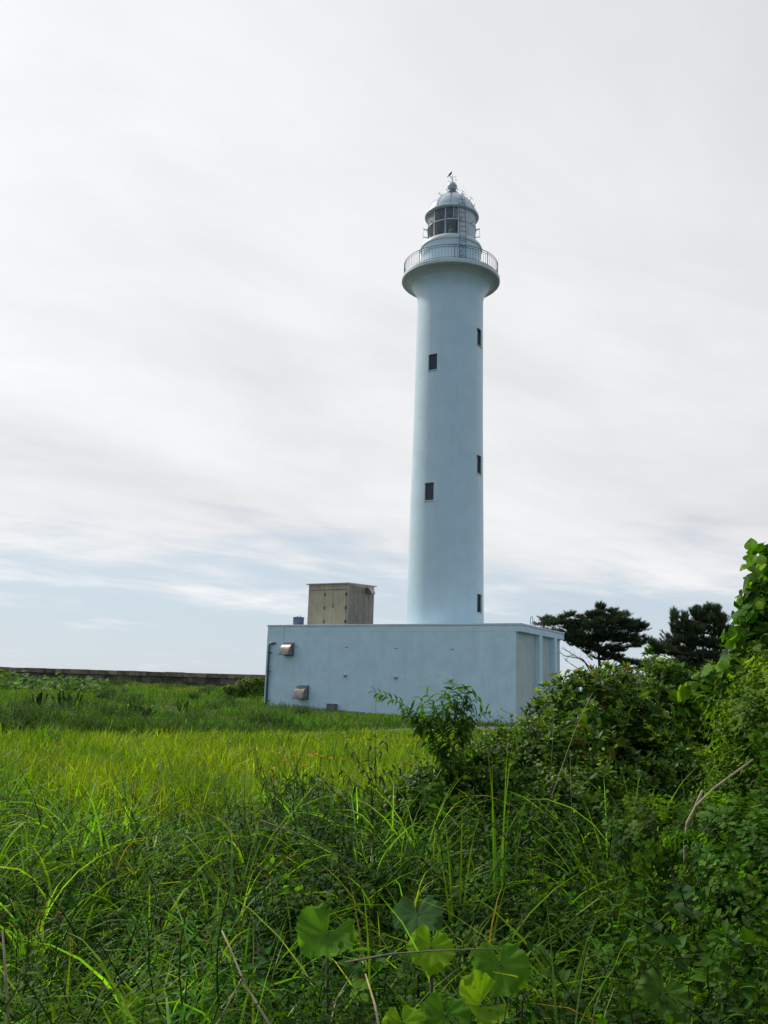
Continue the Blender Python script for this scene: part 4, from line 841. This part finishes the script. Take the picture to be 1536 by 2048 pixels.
# drooping broad leaves with orange young leaves on top of the big bush
def leafy_vine(name, label, cat, paths, Yd, Ln, Wd, col, orange=.0, droop=.8, step=.05, r0=.006, pitch=-.5, m='leaf', lf=.32):
    P0 = at(*paths[0][0], Yd); bp = np.array([P0[0], P0[1], float(gz(P0[0], P0[1]))]); t = thing(name, label, cat, tuple(bp)); fb = Bag(); sb_ = Bag()
    for pi_, pth in enumerate(paths):
        pts = np.array([at(a, b_, Yd + (pi_ % 3 - 1) * .12 * (k_ > 0)) for k_, (a, b_) in enumerate(pth)])
        if pi_ == 0: pts = np.vstack([bp + (0, 0, -.02), pts]) if pts[0][2] > bp[2] + .05 else pts
        sg = np.r_[0, np.cumsum(np.linalg.norm(np.diff(pts, axis=0), axis=1))]; m_ = max(4, int(sg[-1] / .04)); s_ = np.linspace(0, sg[-1], m_); C = np.stack([np.interp(s_, sg, pts[:, q_]) for q_ in range(3)], -1)
        for _ in range(2): C[1:-1] = (C[:-2] + 2 * C[1:-1] + C[2:]) / 4
        sb_.tube(C - bp, np.linspace(r0 * (1 if pi_ == 0 else .7), r0 * .25, m_), 5)
        ds = np.arange(sg[-1] * (lf if pi_ == 0 else .1), sg[-1] + 1e-6, step)
        for q_, d_ in enumerate(ds):
            p = np.array([np.interp(d_, s_, C[:, a]) for a in range(3)]); e_ = np.array([np.interp(min(d_ + .03, sg[-1]), s_, C[:, a]) for a in range(3)]) - np.array([np.interp(d_ - .03, s_, C[:, a]) for a in range(3)]); e_ = e_ / (np.linalg.norm(e_) + 1e-9)
            last = d_ / sg[-1]
            for sgn in (-1, 1):
                side = np.cross(e_, [0, 1.0, 0]) if q_ % 2 == 0 else np.cross(e_, [1.0, 0, 0.2]); side = side / (np.linalg.norm(side) + 1e-9) * sgn + e_ * .55 + rng.normal(0, .18, 3); side[2] += pitch * .3
                side = side / np.linalg.norm(side); up_ = np.array([0, 0, 1.0]) + rng.normal(0, .25, 3); xx = np.cross(side, up_); xx /= np.linalg.norm(xx); zz2 = np.cross(xx, side)
                L_ = Ln * rng.uniform(.75, 1.15) * (1 - .35 * last); V, Q, T = leaf(L_, Wd * L_ / Ln, droop=droop * rng.uniform(.7, 1.2), seg=6, fold=.35)
                c_ = np.array([.30, .12, .04]) * rng.uniform(.6, 1.1) if (rng.random() < orange and last > .6) else scol(1, col, .22, .12)[0]
                fb.add(V @ np.stack([xx, side, zz2]) + p - bp, Q, T, c_)
    fb.build('foliage', M[m], t); sb_.build('stems', M['stem'], t, True); return t
leafy_vine('lance_leaved_shrub', 'open shrub with drooping lance shaped leaves standing against the pale wall', 'shrub',
    [[(905, 1600), (908, 1520), (911, 1440), (907, 1395), (905, 1362)], [(905, 1560), (872, 1480), (845, 1432), (800, 1405), (765, 1390), (744, 1383)], [(880, 1490), (850, 1455), (820, 1432), (798, 1414)], [(909, 1470), (935, 1440), (955, 1430), (975, 1422)],
     [(909, 1440), (925, 1405), (938, 1378)], [(895, 1475), (878, 1430), (862, 1398), (852, 1385)], [(908, 1450), (890, 1420), (880, 1395), (884, 1380)], [(908, 1425), (940, 1410), (958, 1392)], [(850, 1448), (845, 1420), (842, 1395)], [(907, 1480), (930, 1468), (948, 1462)], [(900, 1500), (880, 1462), (862, 1430), (872, 1410)], [(908, 1415), (895, 1395), (890, 1378)],
     [(906, 1500), (885, 1450), (868, 1415), (858, 1402)], [(909, 1460), (928, 1430), (932, 1400), (928, 1375)], [(850, 1455), (828, 1448), (805, 1430)], [(905, 1520), (870, 1495), (838, 1478)], [(908, 1440), (915, 1400), (917, 1372)], [(860, 1470), (862, 1440), (872, 1415)], [(909, 1490), (940, 1455), (950, 1440)],
     [(906, 1530), (880, 1510), (862, 1478)], [(906, 1540), (935, 1500), (960, 1478), (968, 1470)]], 8.0, .13, .036, (.055, .145, .013), step=.024, droop=.5, lf=.06)
leafy_vine('drooping_dark_weed', 'dark weed with hanging narrow leaves left of the orange flowers', 'plant', [[(560, 1660), (545, 1600), (522, 1530), (502, 1488)], [(545, 1600), (580, 1560), (596, 1552)], [(535, 1570), (520, 1550), (510, 1535)]], 6.8, .09, .013, (.028, .06, .018), step=.035, droop=1.6, pitch=-1.5)
leafy_vine('dark_leafy_weed', 'dark branching weed between the orange flowers and the lance leaved shrub', 'plant', [[(745, 1640), (742, 1560), (735, 1500), (750, 1468)], [(740, 1560), (705, 1500), (690, 1476)], [(740, 1530), (770, 1490), (775, 1468)], [(742, 1590), (700, 1560), (680, 1535)], [(742, 1560), (790, 1540), (815, 1528)]], 7.2, .085, .024, (.026, .06, .018), step=.04, droop=1.1, pitch=-1.0)
leafy_vine('broad_leaved_sapling', 'sapling with big oval hanging leaves and orange young tips in front of the dark bush', 'shrub', [[(1150, 1560), (1160, 1500), (1150, 1440), (1142, 1395)], [(1155, 1480), (1185, 1440), (1200, 1430)], [(1152, 1450), (1170, 1415), (1185, 1395)], [(1155, 1500), (1200, 1470), (1225, 1500)]], 8.2, .15, .09, (.06, .13, .015), orange=.15, step=.11, droop=.7, pitch=-1.2)
leafy_vine('orange_tipped_climber', 'climber with reddish orange young leaves above the crest of the dark bush', 'climber', [[(1215, 1470), (1210, 1400), (1200, 1350), (1176, 1322)], [(1205, 1370), (1240, 1335), (1262, 1330)], [(1205, 1380), (1165, 1350), (1135, 1338)], [(1210, 1400), (1262, 1360), (1282, 1345)]], 9.4, .10, .055, (.06, .11, .02), orange=.55, step=.07, droop=.5, pitch=-.6)

# ------------------------------------------------------------------ pines
def brush(n, Ln, w, spread_=.9):
    t = Bag()
    for k in range(n):
        a = k * 2.4; e = random.uniform(.15, spread_); h = random.uniform(-.03, .03); d = np.array([math.sin(a) * math.sin(e), math.cos(a) * math.sin(e), math.cos(e)]); s_ = np.cross(d, [.3, .2, 1.0]); s_ /= np.linalg.norm(s_); p = np.array([0, 0, -.10 * random.random()])
        t.add([p - s_ * w, p + s_ * w, p + d * Ln * random.uniform(.7, 1.1)], t=[(0, 1, 2)], c=np.full(3, random.uniform(.7, 1.3)))
    return np.vstack(t.v), np.zeros((0, 4), int), np.vstack(t.t), np.vstack(t.c)
def pine(label, base, Yd, pads, scale_px, Ln, upb, per, trunk_top, col, bare=(), group='pines behind the bushes', needle=(26, 1.1)):
    bp = at(base[0], base[1], Yd); bp[2] = float(gz(bp[0], bp[1])); t = thing('pine_tree', label, 'tree', tuple(bp), group); fb = Bag(); tb = Bag(); bb = Bag(); u = Yd / FPX
    top = at(trunk_top[0], trunk_top[1], Yd); tp = [bp * (1 - s_) + top * s_ + np.array([.18 * math.sin(s_ * 5), .1 * math.sin(s_ * 4), 0]) * math.sin(s_ * 3.1) for s_ in np.linspace(0, 1, 10)]
    tb.tube(np.array(tp) - bp, np.linspace(.17, .03, 10), 8); tt = brush(needle[0], Ln, Ln * .032, needle[1])
    pads = [(a + rng.normal(0, rx * .55), b_ + rng.normal(0, rz * .6), max(4, rx * rng.uniform(.4, .7)), max(2.6, rz * rng.uniform(.4, .65))) for a, b_, rx, rz in pads for _ in range(6)]
    for (a, b_, rx, rz) in pads:
        dy = random.uniform(-1, 1) * 1.3; c = at(a, b_, Yd + dy); rx_, rz_ = rx * u * 1.1, rz * u * 1.1; k = int(per * (rx * rz) ** .82)
        P = nrm(rng.normal(0, 1, (k, 3))) * (rng.random(k) ** .6)[:, None] * np.array([rx_, max(rx_ * .8, .35), rz_]) + c
        o = nrm(np.stack([(P[:, 0] - c[0]) / rx_ * .7 + rng.normal(0, .3, k), rng.normal(0, .5, k), np.full(k, upb)], -1)); place(fb, tt, P - bp, frames(o, rng.uniform(0, 6, k)), rng.uniform(.7, 1.25, k), scol(k, col, .25, .12))
        for _ in range(int(3 + rx * .5)):                # shoots that break the outline
            d = nrm(np.array([rng.normal(0, 1), rng.normal(0, .7), abs(rng.normal(0, .5)) * upb + .1])); e_ = c + d * np.array([rx_, max(rx_ * .8, .35), rz_]) * rng.uniform(1.0, 1.35); s1 = c + (e_ - c) * .6
            bb.tube(np.array([s1, e_]) - bp, [.012, .006], 3); od = nrm(nrm(e_ - c) + np.array([0, 0, upb * .7])); kk = 3; pp_ = e_ + np.outer(np.linspace(-.18, .08, kk), od); place(fb, tt, pp_ - bp, frames(np.tile(od, (kk, 1)), rng.uniform(0, 6, kk)), rng.uniform(.6, .95, kk), scol(kk, col, .25, .12))
        ti = min(9, max(2, int(9 * np.clip((c[2] - bp[2] - rx_ * .5) / (top[2] - bp[2]), .2, 1)))); s0 = tp[ti]
        pts = [s0 * (1 - s_) + c * s_ + np.array([0, 0, -.12 * math.sin(s_ * 3.1)]) for s_ in np.linspace(0, 1, 6)]; bb.tube(np.array(pts) - bp, np.linspace(.045, .012, 6), 4)
        for _ in range(2):
            e_ = c + nrm(rng.normal(0, 1, 3)) * np.array([rx_, rx_ * .7, rz_]) * .85; q_ = pts[3] * .5 + c * .5; bb.tube(np.array([q_, (q_ + e_) / 2 + rng.normal(0, .04, 3), e_]) - bp, [.02, .013, .006], 4)
    for pth in bare:
        dy = random.uniform(-.6, .6); pts = np.array([at(a, b_, Yd + dy) for a, b_ in pth]); bb.tube(pts - bp, np.linspace(.05, .012, len(pts)), 5)
        for _ in range(9):
            k = random.uniform(.3, .95) * (len(pts) - 1); i0 = int(k); p = pts[i0] * (1 - k + i0) + pts[min(i0 + 1, len(pts) - 1)] * (k - i0); d = pts[-1] - pts[0]; d /= np.linalg.norm(d); e_ = p + (d * .5 + rng.normal(0, .35, 3)) * .6; bb.tube(np.array([p, (p + e_) / 2 + rng.normal(0, .03, 3), e_]) - bp, [.012, .009, .004], 3)
    tb.build('trunk', M['bark'], t, True); bb.build('limbs', M['bark'], t, True); fb.build('crown', M['needle'], t)
pine('spreading flat topped dark pine just right of the building roof', (1193, 1420), 60, [(1199, 1222, 9, 9), (1197, 1233, 16, 9), (1228, 1226, 15, 9), (1236, 1240, 20, 10), (1160, 1238, 17, 9), (1150, 1250, 24, 9), (1106, 1246, 26, 8), (1098, 1262, 22, 8), (1140, 1268, 34, 11), (1190, 1258, 34, 14), (1240, 1256, 32, 10), (1270, 1252, 20, 7), (1287, 1251, 11, 4), (1205, 1280, 40, 10), (1170, 1284, 30, 9), (1250, 1276, 28, 8), (1275, 1288, 14, 5), (1236, 1300, 12, 4), (1240, 1316, 14, 5), (1262, 1323, 20, 4), (1296, 1332, 17, 4.5), (1215, 1312, 13, 6), (1190, 1300, 14, 6), (1180, 1228, 9, 6), (1213, 1245, 14, 8), (1125, 1240, 12, 6), (1255, 1243, 12, 5)],
     1, .27, .75, 1.3, (1200, 1235), (.045, .072, .030), bare=[[(1190, 1360), (1170, 1325), (1140, 1305), (1122, 1296)], [(1192, 1350), (1165, 1318), (1130, 1312), (1118, 1304)], [(1195, 1345), (1215, 1310), (1245, 1290)], [(1190, 1365), (1160, 1340), (1128, 1318)], [(1185, 1320), (1165, 1300), (1150, 1290)], [(1196, 1350), (1240, 1335), (1290, 1334)]])
pine('rounder grey green pine with upswept shoots at the foot of the vine covered tree', (1398, 1410), 50, [(1415, 1222, 10, 9), (1402, 1234, 16, 9), (1432, 1236, 16, 10), (1349, 1234, 4, 12), (1352, 1255, 9, 10), (1368, 1240, 5, 10), (1375, 1262, 20, 10), (1412, 1258, 26, 13), (1440, 1262, 20, 14), (1395, 1285, 34, 11), (1430, 1292, 30, 13), (1352, 1284, 16, 8), (1330, 1290, 13, 6), (1308, 1300, 13, 5), (1340, 1304, 22, 6), (1375, 1306, 28, 9), (1410, 1318, 32, 10), (1362, 1322, 14, 5), (1345, 1336, 10, 4), (1385, 1336, 18, 8), (1440, 1325, 24, 12), (1305, 1288, 4, 7), (1360, 1345, 16, 6), (1390, 1222, 5, 8), (1432, 1218, 4, 8)],
     1, .25, 1.7, 1.15, (1412, 1245), (.05, .08, .036), bare=[[(1395, 1360), (1370, 1335), (1345, 1325)], [(1396, 1355), (1365, 1340), (1350, 1345)]], needle=(24, .7))
def seedling(label, px, py, Yd, h, ncand, wid, group=None, vert=.12):
    bp = at(px, py, Yd); bp[2] = float(gz(bp[0], bp[1])); t = thing('pine_seedling', label, 'young pine', tuple(bp), group); fb = Bag(); sb_ = Bag()
    for k in range(ncand):
        a = rng.uniform(0, 6.28); r = wid * rng.uniform(0, 1) ** .6; hh = h * rng.uniform(.6, 1) * (1 - .35 * r / wid); p0 = np.array([math.sin(a) * r * .3, math.cos(a) * r * .3, 0]); p2 = np.array([math.sin(a) * r, math.cos(a) * r, hh]); p1 = np.array([p2[0] * .85, p2[1] * .85, hh * .45])
        C = np.array([(1 - s_) ** 2 * p0 + 2 * s_ * (1 - s_) * p1 + s_ * s_ * p2 for s_ in np.linspace(0, 1, 8)]); sb_.tube(C, np.linspace(.008, .003, 8), 4)
        m_ = max(60, int(hh / .004)); s_ = rng.uniform(.15, 1.0, m_); P = np.stack([np.interp(s_, np.linspace(0, 1, 8), C[:, q_]) for q_ in range(3)], -1); az_ = rng.uniform(0, 6.28, m_); d = nrm(np.stack([np.sin(az_) * .5, np.cos(az_) * .5, np.full(m_, 1.0)], -1)); sd2 = nrm(np.cross(d, [0.2, 1.0, .1])); ln = rng.uniform(.04, .075, m_) * (1 + Yd / 60); wn = .0022 * (1 + Yd / 12)
        V = np.stack([P - sd2 * wn, P + sd2 * wn, P + d * ln[:, None]], 1).reshape(-1, 3); fb.add(V, t=np.arange(m_ * 3).reshape(-1, 3), c=np.repeat(scol(m_, (.022, .05, .018), .25, .1), 3, 0))
    fb.build('needles', M['needle'], t); sb_.build('stems', M['stem'], t, True)
seedling('young pine with upright dark candles at the right corner of the building', 1045, 1450, 13, .62, 16, .30)
gp = 'young pines scattered in the turf'
for lab, px, py, Yd, h, nc_, wd in (('young pine with steep candles left of the widest seedling clump', 80, 1400, 34, .75, 12, .55), ('tallest young pine in the turf at the far left', 135, 1395, 33, .95, 16, .6), ('wide low clump of young pine in the middle left turf', 262, 1412, 30, .62, 34, .85), ('small lone pine seedling nearest the left end of the building', 525, 1425, 33, .35, 8, .3), ('sparse pine seedling between the wide clump and the building', 375, 1400, 36, .5, 7, .45)):
    seedling(lab, px, py, Yd, h, nc_, wd, gp)

# ------------------------------------------------------------------ single foreground plants
def clump_mesh(nb, Ln, Wd, col, sd_=0, upright=0.0, w_=None):
    b = Bag(); n = nb; P = np.stack([rng.normal(0, .03, n), rng.normal(0, .03, n), np.zeros(n)], -1)
    lean = np.abs(rng.normal(.15, .22, n)) * (1 - upright); bend = rng.uniform(.5, 2.3, n) * (1 - .7 * upright)
    blades(b, P, rng.uniform(0, 6.28, n), Ln * rng.uniform(.55, 1.1, n), Wd * rng.uniform(.6, 1.15, n), lean, bend, 10, scol(n, col, .22, .12)); o = b.build('grass_clump', M['grass']); me = o.data; bpy.data.objects.remove(o); return me
cm = [clump_mesh(44, .92, .016, (.075, .17, .010)), clump_mesh(34, .85, .018, (.085, .185, .010)), clump_mesh(48, .8, .013, (.065, .155, .011)), clump_mesh(28, 1.0, .020, (.09, .19, .012))]
spots = [(255, 1960, 3.7, 'arching grass clump low at the left, its blades combing over to the left'), (470, 1900, 3.9, 'thick arching grass clump just above the crossed pale stalks'), (560, 1830, 4.4, 'grass clump beside the leftmost big round leaf'), (150, 1850, 4.5, 'grass clump at the lower left above the dull orange buds'),
 (190, 1730, 6.2, 'bright grass clump in the left middle of the foreground'), (430, 1740, 5.9, 'grass clump below the drooping dark weed'), (60, 1690, 6.8, 'grass clump at the left edge where the meadow begins'), (950, 1840, 4.7, 'arching grass clump right behind the largest full round leaf'), (1060, 1820, 4.9, 'grass clump with the palest broad blades, right of centre'),
 (1200, 1950, 3.75, 'arching grass clump at the lower right, left of the dim round leaf'), (1230, 1760, 5.8, 'grass clump at the shaded foot of the big dark bush'), (830, 1810, 5.0, 'grass clump just above the deeply shaded round leaf'), (700, 1750, 5.9, 'grass clump in the middle below the dark branching weed'), (1340, 1760, 5.4, 'grass clump left of the bent dead branch')]
for k_, (px, py, Yd, lab) in enumerate(spots):
    p = at(px, py, Yd); o = link('grass_clump', cm[k_ % 4]); o.location = (p[0], p[1], float(gz(p[0], p[1]))); o.rotation_euler = (0, 0, k_ * 1.9); s_ = random.uniform(.85, 1.15); o.scale = (s_, s_, s_)
    tag(o, lab, 'grass clump', 'arching grass clumps in the foreground')
def single(label, px, Yd, n, Ln, Wd, col, upright=.8, name='tall_grass_plant', head=None, bend=None):
    p = at(px, 1700, Yd); b = Bag(); P = np.stack([rng.normal(0, .015, n), rng.normal(0, .015, n), np.zeros(n)], -1); hd = rng.uniform(0, 6.28, n) if head is None else head + rng.normal(0, .25, n)
    be = rng.uniform(.1, .9, n) if bend is None else np.full(n, bend) * rng.uniform(.8, 1.15, n)
    blades(b, P, hd, Ln * rng.uniform(.75, 1.05, n), np.full(n, Wd), np.abs(rng.normal(.03, .06, n)), be, 14, scol(n, col, .1, .06), pw=2.2); o = b.build(name, M['grass']); o.location = (p[0], p[1], float(gz(p[0], p[1])))
    tag(o, label, 'grass plant')
single('tallest upright grass blades, right of the lance leaved shrub', 1002, 5.6, 7, 1.62, .017, (.075, .16, .012), bend=.25)
single('upright grass with broad pale blades in front of the lance leaved shrub', 915, 5.4, 6, 1.30, .020, (.075, .15, .015), bend=.35)
single('tall thick grass stem with tips bending left at the lower right', 1490, 4.4, 7, 1.25, .026, (.075, .16, .012), head=-1.35, bend=2.3)
single('upright grass blade group in front of the dark bush', 1225, 5.4, 8, 1.15, .018, (.08, .17, .012), bend=.5)
single('thin upright grass at the right edge of the photo', 1470, 4.2, 5, 1.15, .012, (.08, .17, .015), bend=.2)
single('broad pale green upright blades in the middle foreground', 1030, 4.3, 6, .85, .021, (.085, .16, .02), bend=.9)
# butterbur: large round leaves on stalks
def butterbur(label, px, py, Yd, dia, cup, tiltx, tiltz, col, notch=.55, yaw=0.0):
    c = at(px, py, Yd); bp = np.array([c[0], c[1] + .05, float(gz(c[0], c[1]))]); t = thing('butterbur_plant', label, 'plant', tuple(bp)); nr, na_ = 14, 84; V = []; r0 = dia * .45; ph = rng.uniform(0, 6, 4)
    for i_ in range(nr + 1):
        s_ = i_ / nr
        for a in range(na_ + 1):
            th = -math.pi + notch / 2 + (2 * math.pi - notch) * a / na_; edge = 1 + .026 * math.sin(9 * th + ph[0]) + .02 * math.sin(5 * th + ph[1]) + .026 * math.sin(17 * th + ph[2]) + .030 * math.sin(31 * th + 2 * math.sin(7 * th)) + .12 * math.cos(th); edge -= .18 * math.exp(-((abs(th) - math.pi + notch / 2) / .22) ** 2)
            r = r0 * s_ * (1 + (edge - 1) * s_); vein = .005 * abs(math.sin(4.5 * th)) * s_ * math.sin(min(1, s_) * 3.14) ; z = cup * r0 * s_ ** 1.6 + vein * 1.6 + r0 * .07 * s_ ** 3 * math.sin(4 * th + ph[2]) + r0 * .05 * s_ ** 4 * math.sin(11 * th + ph[3]) - .22 * r0 * np.clip(s_ - .82, 0, 1) / .18 * (math.sin(3 * th + ph[0]) > .55) * 1.2
            V.append((r * math.sin(th), r * math.cos(th), z))
    q = [(i_ * (na_ + 1) + a, i_ * (na_ + 1) + a + 1, (i_ + 1) * (na_ + 1) + a + 1, (i_ + 1) * (na_ + 1) + a) for i_ in range(nr) for a in range(na_)]
    V = np.array(V) @ (rot(0, tiltx, tiltz) @ rot(yaw, 0)).T + (c - bp); C = np.array(col) * (1 + .25 * (np.abs(np.sin(np.tile(np.linspace(-math.pi + notch / 2, math.pi - notch / 2, na_ + 1), nr + 1) * 4.5)) < .09))[:, None] * np.array([1.8, 1.5, 2.2])
    b = Bag(); b.add(V, q=q, c=C); b.build('leaf', M['bigleaf'], t, True)
    b = Bag(); b.tube([np.array([0, 0, 0]), (c - bp) * .5 + np.array([.02, .02, 0]), c - bp], [.010, .008, .007], 7, c=(.5, .5, .5)); b.build('stalk', M['stem'], t, True)
g1 = (.052, .145, .008); g2 = (.095, .21, .006)
butterbur('butterbur leaf with a dark gap at its centre, leftmost of the big round leaves', 655, 1868, 3.7, .255, .45, .75, .1, g1, 1.0, 2.6)
butterbur('butterbur leaf with a bright yellow green lower half under a thin brown stem', 862, 1893, 3.8, .20, .15, .85, .05, g2, .4, 3.0)
butterbur('largest full round butterbur leaf right of centre near the bottom', 1000, 1928, 3.7, .235, .10, .95, -.05, g1, .5, 3.3)
butterbur('folded butterbur leaf at the bottom edge below the largest round leaf', 960, 2010, 3.3, .20, .6, .7, .4, g2, 1.2, 2.0)
butterbur('dark butterbur leaf at the bottom edge left of the folded one', 890, 2030, 3.35, .19, .2, .8, 0, g1, .5, 3.1)
butterbur('small butterbur leaf cut by the bottom edge of the photo', 805, 2045, 3.25, .15, .2, .8, 0, g2, .5, 3.4)
butterbur('dim butterbur leaf low at the right between grass and shrub', 1330, 1985, 3.6, .22, .1, .75, .1, (.05, .12, .014), .4, 2.9)
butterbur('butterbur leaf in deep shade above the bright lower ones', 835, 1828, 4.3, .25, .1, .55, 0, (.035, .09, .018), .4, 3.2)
# dead stalks
def stalk(name, label, cat, pths, Yd, r, m='dry', Y2=None):
    P0 = at(*pths[0][0], Yd); t = None
    for k_, pth in enumerate(pths):
        pts = np.array([at(a, b_, Yd + ((Y2 or Yd) - Yd) * i_ / (len(pth) - 1) + .03 * k_) for i_, (a, b_) in enumerate(pth)]); rr = np.linspace(r, r * .45, len(pts)); b = Bag()
        if t is None: t = thing(name, label, cat, tuple(P0))
        b.tube(pts - P0, rr, 6); b.build('stem', M[m], t, True)
def G(px, py, Yd):  # foot of a stalk: picture column at the ground
    return (px, py)
stalk('dry_stalk', 'pale dead stalk leaning left at the bottom, crossing a second one', 'dead stalk', [[(545, 2060), (515, 2010), (485, 1958), (462, 1900), (441, 1856)]], 3.3, .0055, Y2=3.6)
stalk('dry_stalk', 'pale dead stalk leaning right at the bottom, crossing a second one', 'dead stalk', [[(428, 2060), (455, 2010), (484, 1955)]], 3.35, .004, Y2=3.5)
stalk('dry_stalk', 'thin pale dead stalk slanting under the leftmost round leaf', 'dead stalk', [[(655, 2075), (672, 2000), (705, 1945)]], 3.3, .0032, Y2=3.6)
stalk('dry_stalk', 'bleached dead leaf blade hanging at the bottom centre', 'dead stalk', [[(762, 2075), (750, 2010), (731, 1948)]], 3.3, .006, Y2=3.5)
stalk('dead_branch', 'long bent straw coloured dead branch pointing up right before the dark bush', 'dead branch', [[(1372, 1760), (1370, 1690), (1374, 1648), (1392, 1612), (1430, 1575), (1506, 1519)], [(1392, 1612), (1405, 1580)], [(1374, 1648), (1388, 1618)]], 5.2, .011)
stalk('thin_cane', 'thin dark cane rising bare against the grass left of the building corner', 'cane', [[(622, 1640), (598, 1570), (560, 1480), (522, 1418)]], 6.4, .004, 'twig')
stalk('thin_cane', 'short bare upright twig left of the lance leaved shrub', 'cane', [[(752, 1560), (751, 1480), (751.5, 1401)]], 7.6, .004, 'twig')
stalk('thin_cane', 'long pale cane slanting up across the left part of the dark bush', 'cane', [[(1085, 1640), (1115, 1560), (1150, 1460), (1185, 1385)]], 7.0, .0042, 'dry')
stalk('thin_cane', 'upright thin cane at the left foot of the dark bush', 'cane', [[(1145, 1700), (1143, 1600), (1140, 1500)]], 6.6, .004, 'twig')
stalk('thin_cane', 'thin upright cane just left of the sapling with hanging leaves', 'cane', [[(1098, 1640), (1102, 1540), (1108, 1430)]], 6.9, .0035, 'twig')
stalk('thin_cane', 'thin brown stem lying level across the round leaves', 'cane', [[(690, 1925), (780, 1908), (860, 1902), (950, 1898), (1010, 1899)]], 3.45, .0035, 'twig')
stalk('thin_cane', 'long weathered twig lying across the dark middle foreground', 'cane', [[(520, 1640), (600, 1670), (680, 1712), (760, 1745)]], 4.6, .004, 'twig')
stalk('thin_cane', 'brown upright stem at the lower left edge', 'cane', [[(18, 2060), (12, 1960), (5, 1860)]], 3.2, .006, 'dry')
# small leaning grass seedheads fill: tall weeds
def weed_mesh(nl, H, Ln, Wd, col):
    tmp = spray(nl, H, Ln, Wd, opp=False, droop=.45, taper=.5, base=.12, pitch=(-.1, .7)); return tmp
WT = [weed_mesh(60, .85, .085, .012, 0), weed_mesh(46, .75, .10, .02, 0), weed_mesh(70, .8, .06, .010, 0)]
wsp = [(400, 6.3, 1.0, 'upright small leaved weed left of the drooping dark weed'), (205, 7.5, 1.0, 'small leaved weed standing in the bright grass at the left'), (555, 5.8, .9, 'weed with small narrow leaves below the drooping dark weed'), (718, 4.7, 1.0, 'tall feathery weed above and between the leftmost round leaf and the shaded one'), (100, 5.2, .9, 'narrow leaved weed at the left edge above the orange buds'), (1290, 5.2, .8, 'weed with small leaves at the shaded foot of the dark bush'), (1060, 7.0, .9, 'weed standing between the tall upright grass and the sapling'), (20, 8.5, 1.1, 'bushy weed at the far left edge beside the meadow'), (60, 4.0, .65, 'short bright weed in the lower left corner')]
wme = []
for k_, tmp in enumerate(WT):
    b = Bag(); place(b, tmp, np.zeros((1, 3)), np.eye(3)[None], [1.0], np.array([(.04, .095, .018), (.035, .08, .022), (.06, .12, .018)])[k_][None]); o = b.build('leafy_weed', M['leaf']); wme.append(o.data); bpy.data.objects.remove(o)
for k_, (px, Yd, s_, lab) in enumerate(wsp):
    p = at(px, 1700, Yd); o = link('leafy_weed', wme[k_ % 3]); o.location = (p[0], p[1], float(gz(p[0], p[1]))); o.rotation_euler = (random.uniform(-.12, .12), random.uniform(-.12, .12), k_ * 2.0); o.scale = (s_, s_, s_)
    tag(o, lab, 'weed', 'upright weeds in the foreground')
# orange flowers
def flowers(label, px, py, Yd, npl, wpx, col, name='orange_flower_plant', size=.016):
    c = at(px, py, Yd); bp = np.array([c[0], c[1], float(gz(c[0], c[1]))]); t = thing(name, label, 'flowering plant', tuple(bp)); sb_ = Bag(); fb = Bag(); u = Yd / FPX
    for k in range(npl):
        h = c + np.array([rng.normal(0, wpx * u * .5), rng.normal(0, .12), rng.normal(0, 9 * u)]) - bp; sb_.tube([np.array([h[0] * .4, h[1] * .4, 0]), h * np.array([.8, .8, .6]), h], [.003, .002, .0015], 4, c=(.05, .1, .02))
        f = Bag()
        for a in range(6):
            V, Q, T = leaf(size * 1.6, size * .9, seg=3, droop=.1); f.add(V @ rot(a * 1.047, rng.uniform(.1, .7)).T + h, Q, T, np.array(col) * rng.uniform(.8, 1.15))
        f.tube([h, h + (0, 0, .008)], .006, 6, c=(.22, .12, .01)); f.build('flower', M['petal'], t)
        for q_ in range(5):
            s_ = rng.uniform(.3, .85); V, Q, T = leaf(.06, .014, seg=4, droop=.4); fb.add(V @ rot(rng.uniform(0, 6.28), .4).T + np.array([h[0] * .8 * s_, h[1] * .8 * s_, h[2] * s_]), Q, T, (.05, .115, .016))
    sb_.build('stems', M['leaf'], t); fb.build('foliage', M['leaf'], t)
flowers('orange flowers in a loose group above the weeds left of centre', 610, 1512, 9.0, 16, 62, (.75, .32, .01), size=.02)
flowers('few scattered yellow flowers below the lance leaved shrub', 880, 1492, 8.6, 6, 70, (.55, .36, .01), 'yellow_flower_plant', .018)
flowers('dull orange buds on a low plant at the lower left edge', 70, 1845, 4.2, 10, 60, (.22, .12, .02), 'orange_flower_plant', .006)
